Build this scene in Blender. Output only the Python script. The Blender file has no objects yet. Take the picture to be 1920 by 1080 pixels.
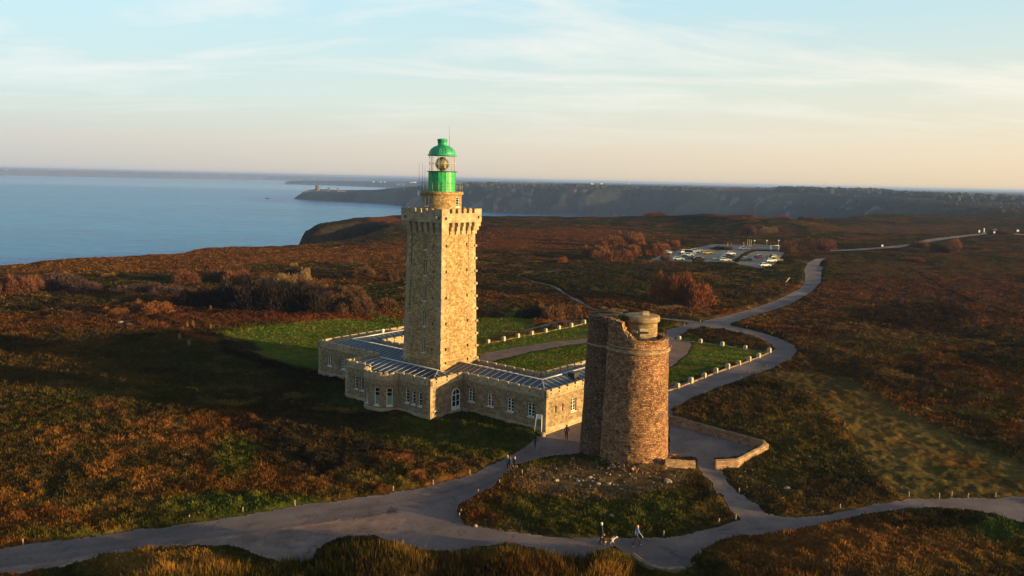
import bpy, math, random
import numpy as np
from mathutils import Matrix, Vector
random.seed(7); RNG = np.random.default_rng(11)
scn = bpy.context.scene
col = scn.collection
PI = math.pi
# ------------------------------------------------------------------ camera (recovered from the photograph)
F, PITCH, ROLL, H = 1555.0, 0.1302, 0.0222, 28.0
SEA = -75.0
cp, sp, cr, sr = math.cos(PITCH), math.sin(PITCH), math.cos(ROLL), math.sin(ROLL)
FW = np.array([0, cp, -sp]); UP0 = np.array([0, sp, cp]); RT0 = np.array([1., 0, 0])
CR = RT0*cr + UP0*sr; CU = -RT0*sr + UP0*cr
CAM = np.array([0, 0, H])
cd = bpy.data.cameras.new('camera'); co = bpy.data.objects.new('camera', cd); col.objects.link(co)
co.matrix_world = Matrix(((CR[0], CU[0], -FW[0], 0), (CR[1], CU[1], -FW[1], 0), (CR[2], CU[2], -FW[2], H), (0, 0, 0, 1)))
cd.sensor_width = 36; cd.lens = 36*F/1920; cd.clip_start = .5; cd.clip_end = 60000
scn.camera = co

def proj(x, y, z):
    dx, dy, dz = x, y, z-H
    d = dx*FW[0]+dy*FW[1]+dz*FW[2]
    d = np.where(d < 1, 1, d)
    return 960+F*(dx*CR[0]+dy*CR[1]+dz*CR[2])/d, 540-F*(dx*CU[0]+dy*CU[1]+dz*CU[2])/d
def unp(px, py, z=0.):
    d = FW+CR*(px-960)/F-CU*(py-540)/F
    t = (z-H)/d[2]
    return CAM+d*t
def azd(px, d):
    yh = 315+px*0.0229
    v = FW+CR*(px-960)/F-CU*(yh-540)/F
    n = math.hypot(v[0], v[1]); return (v[0]/n*d, v[1]/n*d)
# ------------------------------------------------------------------ numpy noise
def vnoise(x, y, seed=0):
    xi = np.floor(x).astype(np.int64); yi = np.floor(y).astype(np.int64)
    xf = x-xi; yf = y-yi
    xf = xf*xf*(3-2*xf); yf = yf*yf*(3-2*yf)
    def hsh(a, b):
        n = (a*374761393+b*668265263+seed*1274126177) & 0xffffffff
        n = ((n ^ (n >> 13))*1274126177) & 0xffffffff
        return ((n ^ (n >> 16)) & 0xffff)/65535.0
    a = hsh(xi, yi); b = hsh(xi+1, yi); c = hsh(xi, yi+1); d = hsh(xi+1, yi+1)
    return (a+(b-a)*xf)*(1-yf)+(c+(d-c)*xf)*yf
def fbm(x, y, wl, oct=4, seed=0, gain=.5):
    s = 0; a = 1; t = 0
    for i in range(oct):
        s = s+a*vnoise(x/wl+17.3*i, y/wl-9.1*i, seed+i); t += a; a *= gain; wl *= .5
    return s/t
def sst(a, b, x):
    t = np.clip((x-a)/(b-a), 0, 1); return t*t*(3-2*t)
def inpoly(x, y, poly):
    c = np.zeros(x.shape, bool); n = len(poly)
    for i in range(n):
        x1, y1 = poly[i]; x2, y2 = poly[(i+1) % n]
        if y1 == y2: continue
        c ^= ((y1 > y) != (y2 > y)) & (x < (x2-x1)*(y-y1)/(y2-y1)+x1)
    return c
def sdist(x, y, poly):
    d2 = np.full(x.shape, 1e18); n = len(poly)
    for i in range(n):
        x1, y1 = poly[i]; x2, y2 = poly[(i+1) % n]
        ex, ey = x2-x1, y2-y1; L = ex*ex+ey*ey+1e-9
        t = np.clip(((x-x1)*ex+(y-y1)*ey)/L, 0, 1)
        d2 = np.minimum(d2, (x-x1-t*ex)**2+(y-y1-t*ey)**2)
    return np.where(inpoly(x, y, poly), 1, -1)*np.sqrt(d2)
# ------------------------------------------------------------------ land outline
def P0(a, b): return tuple(unp(a, b, 0)[:2])
def U0(a, b): return tuple(unp(a, b, SEA)[:2])
LAND = [(-520, -200), (-330, 0), (-240, 90), (-178, 180), P0(0, 497.5), P0(60, 493), P0(120, 488.5), P0(200, 484), P0(330, 475), P0(390, 465.5),
        P0(440, 462), P0(520, 459), P0(577, 456), P0(640, 448), P0(700, 437), P0(738, 426), P0(722, 417), P0(668, 416), P0(625, 421), P0(600, 429),
        P0(592, 428), P0(598, 421), P0(612, 417.5), P0(645, 414.5), P0(665, 410.5), P0(700, 408), P0(750, 405), P0(905, 406), P0(1000, 407), P0(1100, 408.5),
        P0(1200, 410), azd(1300, 690), azd(1400, 700), azd(1500, 720), azd(1600, 800), azd(1650, 1050), azd(1640, 1400), azd(1560, 1900),
        azd(1450, 2250), azd(1250, 2450), azd(1180, 2500), U0(1100, 406.5), U0(1000, 402.5), U0(900, 399), U0(830, 394), U0(760, 387), U0(700, 382), U0(640, 378.5), U0(590, 376), U0(545, 373.2),
        azd(535, 3620), azd(575, 3900), azd(660, 4000), azd(760, 4050), azd(850, 4300), azd(850, 6600), azd(800, 7100), azd(760, 7440), azd(700, 8300),
        azd(620, 9000), azd(530, 9300), azd(560, 9800), azd(720, 11000), azd(800, 12500), azd(700, 14400), azd(500, 15200), azd(300, 14700), azd(0, 14900), azd(-300, 14700), azd(-900, 14900),
        azd(-1500, 27000), azd(960, 27000), (40000, 12000), (9000, -200)]
TPX = [-900, 520, 545, 575, 600, 640, 700, 760, 830, 900, 1000, 1100, 1250, 1350, 1500, 1600, 1750, 1920, 2400]
TH_ = [-62, -64, -58, -44, -38, -41, -38, -19, -4, 0, -3, 4, 5, 2, 10, 7, 4, 2, 2]
def smooth_h(x, y):
    x = np.asarray(x, float); y = np.asarray(y, float)
    d = np.hypot(x, y)
    px = 960+F*(x*CR[0]+np.maximum(y, 1)*CR[1])/np.maximum(y*.9916, 1)
    far = np.interp(px, TPX, TH_)
    t2 = np.interp(px, [400, 620, 800, 950, 1100], [-50, -36, -22, 0, 2])
    t3 = np.interp(px, [-500, 0, 500, 800, 2000], [2, -2, -12, -8, 2])
    T = far*sst(800, 2600, d)
    T = T*(1-sst(4300, 6500, d))+t2*sst(4300, 6500, d)*(1-sst(11500, 14000, d))+t3*sst(11500, 14000, d)
    T = T+sst(1800, 2600, d)*(fbm(x, y, 420, 3, 5)-.5)*14+sst(9000, 14000, d)*(fbm(x, y, 1900, 3, 8)-.5)*26
    # gentle relief of the heath
    T = T+sst(115, 260, d)*(fbm(x, y, 95, 3, 21)-.5)*3.4*(1-sst(1500, 2500, d))
    T = T+sst(90, 150, d)*(fbm(x, y, 24, 2, 31)-.5)*.9*(1-sst(1500, 2500, d))
    for (a, dd, amp, s1) in ((1395, 600, 3.4, 30), (1330, 615, 1.8, 30), (1470, 590, 2.2, 40), (1230, 620, 1.5, 25)):
        cx, cy = azd(a, dd); T = T+amp*np.exp(-((x-cx)**2+(y-cy)**2)/(2*s1*s1))
    # mound under the old tower
    T = T+.55*np.exp(-(((x-12.5)/5.5)**2+((y-79.2)/4.6)**2)*1.1)
    hl = azd(1400, 605); T = T+(fbm(x, y, 26, 3, 77)-.45)*4.5*np.exp(-((x-hl[0])**2/(2*75**2)+(y-hl[1])**2/(2*60**2)))
    # ground falls away outside the curved viewpoint wall
    q0 = unp(1262, 1108, 0); T = T-1.3*np.exp(-(((x-q0[0])/3.6)**2+((y-q0[1])/2.3)**2)**2)
    # car park cut level
    cx, cy = azd(1350, 322); m = np.exp(-(((x-cx)/60)**2+((y-cy)/48)**2)**2)
    T = T*(1-m)+.2*m
    sd = sdist(x, y, LAND)
    near = 1-sst(850, 1100, d)
    w = 34*near+np.interp(px, [650, 900], [55, 150])*(1-near)
    sd = sd+(fbm(x, y, 45, 3, 41)-.5)*26*near*sst(0, -25, sd)+(fbm(x, y, 130, 4, 43)-.5)*np.interp(px, [650, 900], [36, 100])*(1-near)
    S = np.clip((sd+w*near)/w, 0, 1)
    S = np.where(near > .5, 1-(1-S)**1.7, 1-(1-S)**1.5)
    return -84+(T+84)*S, S, T
def hz(x, y): return float(smooth_h(np.array([x]), np.array([y]))[0][0])
def P(px, py):
    z = 0.
    for i in range(6):
        p = unp(px, py, z); z = hz(p[0], p[1])
    return np.array([p[0], p[1], z])
# ------------------------------------------------------------------ bookkeeping
def tag(o, label=None, cat=None, group=None, kind=None):
    if label: o['label'] = label
    if cat: o['category'] = cat
    if group: o['group'] = group
    if kind: o['kind'] = kind
    return o
def empty(name, loc, rz=0, label=None, cat=None, group=None):
    o = bpy.data.objects.new(name, None); col.objects.link(o)
    o.location = loc; o.rotation_euler = (0, 0, rz); o.empty_display_size = .3
    return tag(o, label, cat, group)
def copy_tree(o, parent=None):
    c = o.copy(); col.objects.link(c)
    if parent is not None: c.parent = parent
    for ch in list(o.children): copy_tree(ch, c)
    return c
# ------------------------------------------------------------------ materials
def new_mat(name):
    m = bpy.data.materials.new(name); m.use_nodes = True
    nt = m.node_tree; b = nt.nodes['Principled BSDF']
    b.inputs['Specular IOR Level'].default_value = .25
    return m, nt, b
def N(nt, t, **k):
    n = nt.nodes.new(t)
    for a, v in k.items():
        if a in n.inputs: n.inputs[a].default_value = v
        else: setattr(n, a, v)
    return n
def ramp(nt, stops):
    r = nt.nodes.new('ShaderNodeValToRGB'); e = r.color_ramp.elements
    while len(e) < len(stops): e.new(.5)
    for i, (p_, c) in enumerate(stops):
        e[i].position = p_; e[i].color = (*c, 1) if len(c) == 3 else c
    return r
def noise_mat(name, c1, c2, scale=4, rough=.9, bump=.3, metallic=0, det=5, coords='Object', spec=.25, dist=.03):
    m, nt, b = new_mat(name); L = nt.links
    tc = N(nt, 'ShaderNodeTexCoord'); n = N(nt, 'ShaderNodeTexNoise', Scale=scale, Detail=det, Roughness=.65)
    L.new(tc.outputs[coords], n.inputs['Vector'])
    r = ramp(nt, [(.3, c1), (.7, c2)]); L.new(n.outputs['Fac'], r.inputs[0]); L.new(r.outputs[0], b.inputs['Base Color'])
    b.inputs['Roughness'].default_value = rough; b.inputs['Metallic'].default_value = metallic
    b.inputs['Specular IOR Level'].default_value = spec
    if bump:
        bp = N(nt, 'ShaderNodeBump', Strength=bump, Distance=dist); L.new(n.outputs['Fac'], bp.inputs['Height']); L.new(bp.outputs[0], b.inputs['Normal'])
    return m
def masonry(name, c1, c2, c3, bw=.55, bh=.27, mortar=.012, mcol=(.16, .13, .1), warp=.02, stain=.5, pits=0., bump=.6):
    m, nt, b = new_mat(name); L = nt.links
    uv = N(nt, 'ShaderNodeUVMap'); oc = N(nt, 'ShaderNodeTexCoord')
    wn = N(nt, 'ShaderNodeTexNoise', Scale=2.2, Detail=3.); L.new(uv.outputs[0], wn.inputs['Vector'])
    sub = N(nt, 'ShaderNodeVectorMath', operation='SUBTRACT'); L.new(wn.outputs['Color'], sub.inputs[0]); sub.inputs[1].default_value = (.5, .5, .5)
    sc = N(nt, 'ShaderNodeVectorMath', operation='SCALE'); L.new(sub.outputs[0], sc.inputs[0]); sc.inputs['Scale'].default_value = warp*6
    ad = N(nt, 'ShaderNodeVectorMath', operation='ADD'); L.new(uv.outputs[0], ad.inputs[0]); L.new(sc.outputs[0], ad.inputs[1])
    br = nt.nodes.new('ShaderNodeTexBrick'); L.new(ad.outputs[0], br.inputs['Vector'])
    br.inputs['Scale'].default_value = 1; br.inputs['Brick Width'].default_value = bw; br.inputs['Row Height'].default_value = bh
    br.inputs['Mortar Size'].default_value = mortar; br.inputs['Mortar Smooth'].default_value = .4; br.inputs['Bias'].default_value = -.1
    br.inputs['Color1'].default_value = (0, 0, 0, 1); br.inputs['Color2'].default_value = (1, 1, 1, 1); br.inputs['Mortar'].default_value = (.5, .5, .5, 1)
    br.squash = .75; br.squash_frequency = 3; br.offset_frequency = 2
    # second random per stone from voronoi cells
    vo = N(nt, 'ShaderNodeTexVoronoi', Scale=1/bw*1.3); L.new(ad.outputs[0], vo.inputs['Vector'])
    mixf = N(nt, 'ShaderNodeMath', operation='ADD'); L.new(br.outputs['Color'], mixf.inputs[0])
    sepv = N(nt, 'ShaderNodeSeparateColor'); L.new(vo.outputs['Color'], sepv.inputs[0]); L.new(sepv.outputs[0], mixf.inputs[1])
    half = N(nt, 'ShaderNodeMath', operation='MULTIPLY'); L.new(mixf.outputs[0], half.inputs[0]); half.inputs[1].default_value = .5
    cr_ = ramp(nt, [(.12, c1), (.5, c2), (.88, c3)]); L.new(half.outputs[0], cr_.inputs[0])
    mm = N(nt, 'ShaderNodeMix', data_type='RGBA'); L.new(br.outputs['Fac'], mm.inputs[0]); L.new(cr_.outputs[0], mm.inputs[6]); mm.inputs[7].default_value = (*mcol, 1)
    # weathering
    n2 = N(nt, 'ShaderNodeTexNoise', Scale=.55, Detail=8., Roughness=.7); L.new(oc.outputs['Object'], n2.inputs['Vector'])
    r2 = ramp(nt, [(.3, (1-stain, 1-stain, 1-stain)), (.66, (1.12, 1.1, 1.05))]); L.new(n2.outputs['Fac'], r2.inputs[0])
    mu = N(nt, 'ShaderNodeMix', data_type='RGBA', blend_type='MULTIPLY'); mu.inputs[0].default_value = 1
    L.new(mm.outputs[2], mu.inputs[6]); L.new(r2.outputs[0], mu.inputs[7])
    n3 = N(nt, 'ShaderNodeTexNoise', Scale=9., Detail=6., Roughness=.75); L.new(oc.outputs['Object'], n3.inputs['Vector'])
    r3 = ramp(nt, [(.3, (.68, .66, .64)), (.62, (1.18, 1.18, 1.18))]); L.new(n3.outputs['Fac'], r3.inputs[0])
    mv = N(nt, 'ShaderNodeMix', data_type='RGBA', blend_type='MULTIPLY'); mv.inputs[0].default_value = 1
    L.new(mu.outputs[2], mv.inputs[6]); L.new(r3.outputs[0], mv.inputs[7])
    out = mv.outputs[2]; hsrc = n3.outputs['Fac']
    if pits:
        v2 = N(nt, 'ShaderNodeTexVoronoi', Scale=1/bw*1.05, Randomness=1.); L.new(ad.outputs[0], v2.inputs['Vector'])
        r4 = ramp(nt, [(pits*.45, (.1, .08, .07)), (pits, (1, 1, 1))]); L.new(v2.outputs['Distance'], r4.inputs[0])
        mw = N(nt, 'ShaderNodeMix', data_type='RGBA', blend_type='MULTIPLY'); mw.inputs[0].default_value = 1
        L.new(out, mw.inputs[6]); L.new(r4.outputs[0], mw.inputs[7]); out = mw.outputs[2]
        r5 = N(nt, 'ShaderNodeMath', operation='MULTIPLY'); L.new(r4.outputs[0], r5.inputs[0]); L.new(n3.outputs['Fac'], r5.inputs[1]); hsrc = r5.outputs[0]
    L.new(out, b.inputs['Base Color'])
    hm = N(nt, 'ShaderNodeMath', operation='SUBTRACT'); L.new(hsrc, hm.inputs[0]); L.new(br.outputs['Fac'], hm.inputs[1])
    bp = N(nt, 'ShaderNodeBump', Strength=bump, Distance=.05); L.new(hm.outputs[0], bp.inputs['Height']); L.new(bp.outputs[0], b.inputs['Normal'])
    b.inputs['Roughness'].default_value = .95
    return m
M = {}
M['granite'] = masonry('granite_ashlar', (.2, .135, .065), (.35, .245, .125), (.5, .365, .19), bw=.36, bh=.19, mortar=.016, mcol=(.15, .105, .06), warp=.012, stain=.1)
M['granite_house'] = masonry('granite_house_wall', (.15, .105, .065), (.25, .185, .115), (.36, .275, .18), bw=.42, bh=.22, mortar=.016, mcol=(.19, .145, .1), warp=.012, stain=.13)
M['dressed'] = masonry('dressed_granite', (.28, .22, .145), (.37, .295, .2), (.46, .37, .25), bw=.7, bh=.28, mortar=.01, mcol=(.2, .155, .105), warp=.002, stain=.25, bump=.35)
M['rubble'] = masonry('old_rubble', (.14, .066, .037), (.34, .175, .092), (.54, .33, .185), bw=.36, bh=.17, mortar=.024, mcol=(.14, .09, .06), warp=.045, stain=.3, pits=.24, bump=1.4)
M['rubble_shaded'] = masonry('turret_rubble_shaded', (.1, .055, .04), (.24, .13, .08), (.4, .26, .17), bw=.3, bh=.15, mortar=.03, mcol=(.07, .045, .035), warp=.05, stain=.45, pits=.28, bump=1.4)  # darker copy of the old rubble, stair turret's shade put into its colour
M['rubble_pale'] = masonry('old_dressed_stone', (.22, .16, .09), (.32, .235, .13), (.42, .32, .19), bw=.62, bh=.25, mortar=.014, mcol=(.15, .11, .07), warp=.01, stain=.45)
M['wall_stone'] = masonry('field_wall_stone', (.22, .14, .09), (.36, .24, .15), (.46, .33, .21), bw=.5, bh=.19, mortar=.02, mcol=(.2, .14, .1), warp=.03, stain=.4, pits=.09, bump=.9)
M['white'] = noise_mat('white_paint', (.66, .66, .63), (.78, .78, .75), 3, .5, .05)
M['zinc'] = noise_mat('zinc_sheet', (.022, .03, .045), (.045, .058, .08), 1.2, .5, .1, metallic=0, spec=.35)
M['zinc_light'] = noise_mat('zinc_seam', (.34, .36, .38), (.46, .47, .48), 3, .4, .1, metallic=.3, spec=.5)
M['green'] = noise_mat('green_paint', (.008, .24, .07), (.03, .42, .12), 2.5, .45, .05, spec=.4)
M['green_dome'] = noise_mat('green_dome_paint', (.01, .22, .11), (.05, .38, .2), 2.5, .4, .05, spec=.4)
M['dark_metal'] = noise_mat('dark_metal', (.03, .035, .03), (.06, .06, .055), 4, .5, .05, metallic=.5)
M['rail'] = noise_mat('galvanised_rail', (.2, .22, .21), (.3, .32, .3), 6, .45, 0, metallic=.5)
M['bollard'] = noise_mat('bollard_stone', (.33, .28, .2), (.46, .4, .3), 7, .9, .4)
M['boulder'] = noise_mat('pale_boulder', (.18, .14, .1), (.38, .32, .25), 3, .95, .6, dist=.1)
M['wood'] = noise_mat('weathered_wood', (.24, .17, .1), (.4, .3, .19), 5, .85, .3)
M['tyre'] = noise_mat('tyre', (.015, .015, .015), (.03, .03, .03), 9, .8, 0)
M['lens'] = noise_mat('lens_brass', (.28, .23, .12), (.6, .52, .34), 14, .15, .4, metallic=.3, spec=.8)
def glassy(name, c, rough=.08, spec=.6):
    m, nt, b = new_mat(name); b.inputs['Base Color'].default_value = (*c, 1); b.inputs['Roughness'].default_value = rough; b.inputs['Specular IOR Level'].default_value = spec
    tc = N(nt, 'ShaderNodeTexCoord'); n = N(nt, 'ShaderNodeTexNoise', Scale=1.3, Detail=2.); nt.links.new(tc.outputs['Object'], n.inputs['Vector'])
    bp = N(nt, 'ShaderNodeBump', Strength=.05, Distance=.05); nt.links.new(n.outputs['Fac'], bp.inputs['Height']); nt.links.new(bp.outputs[0], b.inputs['Normal'])
    return m
M['pane'] = glassy('window_glass', (.012, .014, .016))
M['pane_teal'] = glassy('curtained_glass', (.16, .27, .27), .2, .4)
m, nt, b = new_mat('lantern_glass'); b.inputs['Transmission Weight'].default_value = 1; b.inputs['Roughness'].default_value = .02; b.inputs['IOR'].default_value = 1.06; b.inputs['Base Color'].default_value = (.97, .95, .9, 1); M['lantern_glass'] = m
def plain(name, c, rough=.7, spec=.3, metallic=0):
    return noise_mat(name, tuple(v*.85 for v in c), tuple(min(1, v*1.1) for v in c), 6, rough, 0, metallic=metallic, spec=spec)
# attribute coloured vegetation
def attr_mat(name, scale, lo=.55, hi=1.5, bump=.0, transl=0., rough=.95):
    m, nt, b = new_mat(name); L = nt.links
    at = N(nt, 'ShaderNodeAttribute'); at.attribute_name = 'Col'
    geo = N(nt, 'ShaderNodeNewGeometry')
    out = at.outputs['Color']
    for i, (s, a_, b_) in enumerate(((scale, lo, hi), (scale*.3, .72, 1.3), (scale*.07, .75, 1.25))):
        n = N(nt, 'ShaderNodeTexNoise', Scale=s, Detail=6., Roughness=.7); L.new(geo.outputs['Position'], n.inputs['Vector'])
        r = ramp(nt, [(.32, (a_,)*3), (.68, (b_,)*3)]); L.new(n.outputs['Fac'], r.inputs[0])
        mu = N(nt, 'ShaderNodeMix', data_type='RGBA', blend_type='MULTIPLY'); mu.inputs[0].default_value = 1
        L.new(out, mu.inputs[6]); L.new(r.outputs[0], mu.inputs[7]); out = mu.outputs[2]
        if i == 0 and bump:
            bp = N(nt, 'ShaderNodeBump', Strength=1., Distance=bump); L.new(n.outputs['Fac'], bp.inputs['Height']); L.new(bp.outputs[0], b.inputs['Normal'])
    L.new(out, b.inputs['Base Color']); b.inputs['Roughness'].default_value = rough; b.inputs['Specular IOR Level'].default_value = .0
    return m
M['heath'] = attr_mat('heath_ground', 2.2, .55, 1.45, bump=.12)
M['tuft'] = attr_mat('tuft_blades', .9, .7, 1.3)
M['rock'] = noise_mat('cliff_rock', (.05, .045, .04), (.14, .12, .1), .12, .95, 1., dist=2.5, det=9)
def ground_mat(name, c1, c2, c3, s=.5, bump=.02):
    m, nt, b = new_mat(name); L = nt.links
    geo = N(nt, 'ShaderNodeNewGeometry')
    n = N(nt, 'ShaderNodeTexNoise', Scale=s, Detail=9., Roughness=.65); L.new(geo.outputs['Position'], n.inputs['Vector'])
    r = ramp(nt, [(.34, c1), (.5, c2), (.68, c3)]); L.new(n.outputs['Fac'], r.inputs[0])
    n2 = N(nt, 'ShaderNodeTexNoise', Scale=11., Detail=6., Roughness=.8); L.new(geo.outputs['Position'], n2.inputs['Vector'])
    r2 = ramp(nt, [(.34, (.6, .6, .6)), (.66, (1.3, 1.3, 1.3))]); L.new(n2.outputs['Fac'], r2.inputs[0])
    mu = N(nt, 'ShaderNodeMix', data_type='RGBA', blend_type='MULTIPLY'); mu.inputs[0].default_value = 1
    L.new(r.outputs[0], mu.inputs[6]); L.new(r2.outputs[0], mu.inputs[7]); L.new(mu.outputs[2], b.inputs['Base Color'])
    bp = N(nt, 'ShaderNodeBump', Strength=1., Distance=bump); L.new(n2.outputs['Fac'], bp.inputs['Height']); L.new(bp.outputs[0], b.inputs['Normal'])
    # worn patches and dark damp stains with their own outlines
    n4 = N(nt, 'ShaderNodeTexNoise', Scale=.8, Detail=7., Roughness=.7, Distortion=1.2); L.new(geo.outputs['Position'], n4.inputs['Vector'])
    r4 = ramp(nt, [(.36, (.62, .62, .66)), (.43, (1, 1, 1)), (.6, (1, 1, 1)), (.7, (1.22, 1.16, 1.08))]); L.new(n4.outputs['Fac'], r4.inputs[0])
    m4 = N(nt, 'ShaderNodeMix', data_type='RGBA', blend_type='MULTIPLY'); m4.inputs[0].default_value = 1
    L.new(mu.outputs[2], m4.inputs[6]); L.new(r4.outputs[0], m4.inputs[7])
    at = N(nt, 'ShaderNodeAttribute'); at.attribute_name = 'Col'; m5 = N(nt, 'ShaderNodeMix', data_type='RGBA', blend_type='MULTIPLY'); m5.inputs[0].default_value = 1
    L.new(m4.outputs[2], m5.inputs[6]); L.new(at.outputs['Color'], m5.inputs[7]); L.new(m5.outputs[2], b.inputs['Base Color'])
    b.inputs['Roughness'].default_value = .92; b.inputs['Specular IOR Level'].default_value = .15
    return m
M['road'] = ground_mat('worn_asphalt', (.125, .096, .09), (.17, .13, .122), (.23, .176, .158), .16)
M['verge'] = ground_mat('pink_gravel_verge', (.15, .1, .084), (.21, .145, .123), (.29, .2, .16), .5, .05)
M['gravel'] = ground_mat('pale_gravel', (.135, .107, .098), (.18, .144, .13), (.24, .19, .165), .3, .03)
M['track'] = ground_mat('earth_track', (.13, .08, .06), (.18, .11, .085), (.22, .15, .11), .4)
M['lot'] = ground_mat('car_park_asphalt', (.14, .13, .13), (.18, .165, .16), (.22, .2, .19), .1)
# ------------------------------------------------------------------ mesh builder
class MB:
    def __init__(s): s.v = []; s.f = []; s.uv = []; s.m = []; s.mi = 0; s.sm = []
    def face(s, pts, uvs=None, smooth=False):
        b = len(s.v); s.v += [tuple(p) for p in pts]; s.f.append(tuple(range(b, b+len(pts)))); s.m.append(s.mi); s.sm.append(smooth)
        if uvs is None:
            a, c, d = (np.array(pts[i], float) for i in (0, 1, 2))
            n = np.cross(c-a, d-c); n = n/(np.linalg.norm(n)+1e-12)
            if abs(n[2]) > .75: uvs = [(p[0], p[1]) for p in pts]
            else:
                t = np.array([-n[1], n[0]]); t = t/np.linalg.norm(t)
                uvs = [(p[0]*t[0]+p[1]*t[1], p[2]) for p in pts]
        s.uv += uvs
    def box(s, x0, x1, y0, y1, z0, z1, T=None):
        p = [(x, y, z) for z in (z0, z1) for y in (y0, y1) for x in (x0, x1)]
        if T: p = [T(*q) for q in p]
        for q in ((0, 2, 3, 1), (4, 5, 7, 6), (0, 1, 5, 4), (1, 3, 7, 5), (3, 2, 6, 7), (2, 0, 4, 6)): s.face([p[i] for i in q])
    def lathe(s, prof, cx=0, cy=0, n=32, a0=0, a1=2*PI, smooth=True, R=None, wob=0):
        for k in range(n):
            t0 = a0+(a1-a0)*k/n; t1 = a0+(a1-a0)*(k+1)/n
            for (r0, z0), (r1, z1) in zip(prof[:-1], prof[1:]):
                RR = R or max(r0, r1)
                pts = [(cx+r0*math.cos(t0), cy+r0*math.sin(t0), z0), (cx+r0*math.cos(t1), cy+r0*math.sin(t1), z0), (cx+r1*math.cos(t1), cy+r1*math.sin(t1), z1), (cx+r1*math.cos(t0), cy+r1*math.sin(t0), z1)]
                vv = (z0, z0, z1, z1) if abs(z1-z0) > .02 else (r0, r0, r1, r1)
                uv = [(t0*RR, vv[0]), (t1*RR, vv[1]), (t1*RR, vv[2]), (t0*RR, vv[3])]
                if r0 < 1e-4: s.face([pts[0], pts[2], pts[3]], [uv[0], uv[2], uv[3]], smooth)
                elif r1 < 1e-4: s.face(pts[:3], uv[:3], smooth)
                else: s.face(pts, uv, smooth)
    def tube(s, a, b, r0, r1=None, n=6):
        r1 = r0 if r1 is None else r1
        a = Vector(a); b = Vector(b); d = (b-a).normalized(); u = d.orthogonal().normalized(); w = d.cross(u)
        A = [a+(u*math.cos(2*PI*k/n)+w*math.sin(2*PI*k/n))*r0 for k in range(n)]; B = [b+(u*math.cos(2*PI*k/n)+w*math.sin(2*PI*k/n))*r1 for k in range(n)]
        for k in range(n): s.face([A[k], A[(k+1) % n], B[(k+1) % n], B[k]], None, True)
        s.face(B); s.face(A[::-1])
    def build(s, name, mats, parent=None, merge=True):
        me = bpy.data.meshes.new(name); me.from_pydata(s.v, [], s.f)
        l = me.uv_layers.new(name='UVMap'); l.data.foreach_set('uv', np.array(s.uv, np.float32).ravel())
        if not isinstance(mats, (list, tuple)): mats = [mats]
        for m_ in mats: me.materials.append(m_)
        me.polygons.foreach_set('material_index', s.m); me.polygons.foreach_set('use_smooth', s.sm)
        if merge:
            import bmesh
            bm = bmesh.new(); bm.from_mesh(me); bmesh.ops.remove_doubles(bm, verts=bm.verts, dist=.0004); bm.to_mesh(me); bm.free()
        me.update()
        o = bpy.data.objects.new(name, me); col.objects.link(o)
        if parent: o.parent = parent
        return o
def wall_face(mb, fn, s0, s1, z0, z1, ops, depth):
    """fn(s, d, z) -> point; d = depth into the wall. ops = (sa, sb, za, zb)"""
    S = sorted({s0, s1, *[v for o in ops for v in o[:2]]}); Z = sorted({z0, z1, *[v for o in ops for v in o[2:4]]})
    for a, b in zip(S[:-1], S[1:]):
        for c, d in zip(Z[:-1], Z[1:]):
            ms, mz = (a+b)/2, (c+d)/2
            if any(o[0] < ms < o[1] and o[2] < mz < o[3] for o in ops): continue
            mb.face([fn(a, 0, c), fn(b, 0, c), fn(b, 0, d), fn(a, 0, d)], [(a, c), (b, c), (b, d), (a, d)])
    for (a, b, c, d) in ops:
        for q in (((a, c), (b, c)), ((b, c), (b, d)), ((b, d), (a, d)), ((a, d), (a, c))):
            (p0, q0), (p1, q1) = q
            mb.face([fn(p0, 0, q0), fn(p0, depth, q0), fn(p1, depth, q1), fn(p1, 0, q1)][::-1])
#@@TERRAIN
# ------------------------------------------------------------------ terrain grid (one height field out to the horizon)
az = np.radians(np.concatenate([np.arange(-82, -40, 1.5), np.arange(-40, 36, .075), np.arange(36, 40, .2), np.arange(40, 83, 1.5)]))
rr = [24.]
while rr[-1] < 800: rr.append(rr[-1]*1.0036)
while rr[-1] < 26500: rr.append(rr[-1]*1.0062)
rr = np.array(rr)
NA, NR = len(az), len(rr)
R2, A2 = np.meshgrid(rr, az, indexing='ij')
GX = R2*np.sin(A2); GY = R2*np.cos(A2)
HS, SS, TT = smooth_h(GX, GY)
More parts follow.
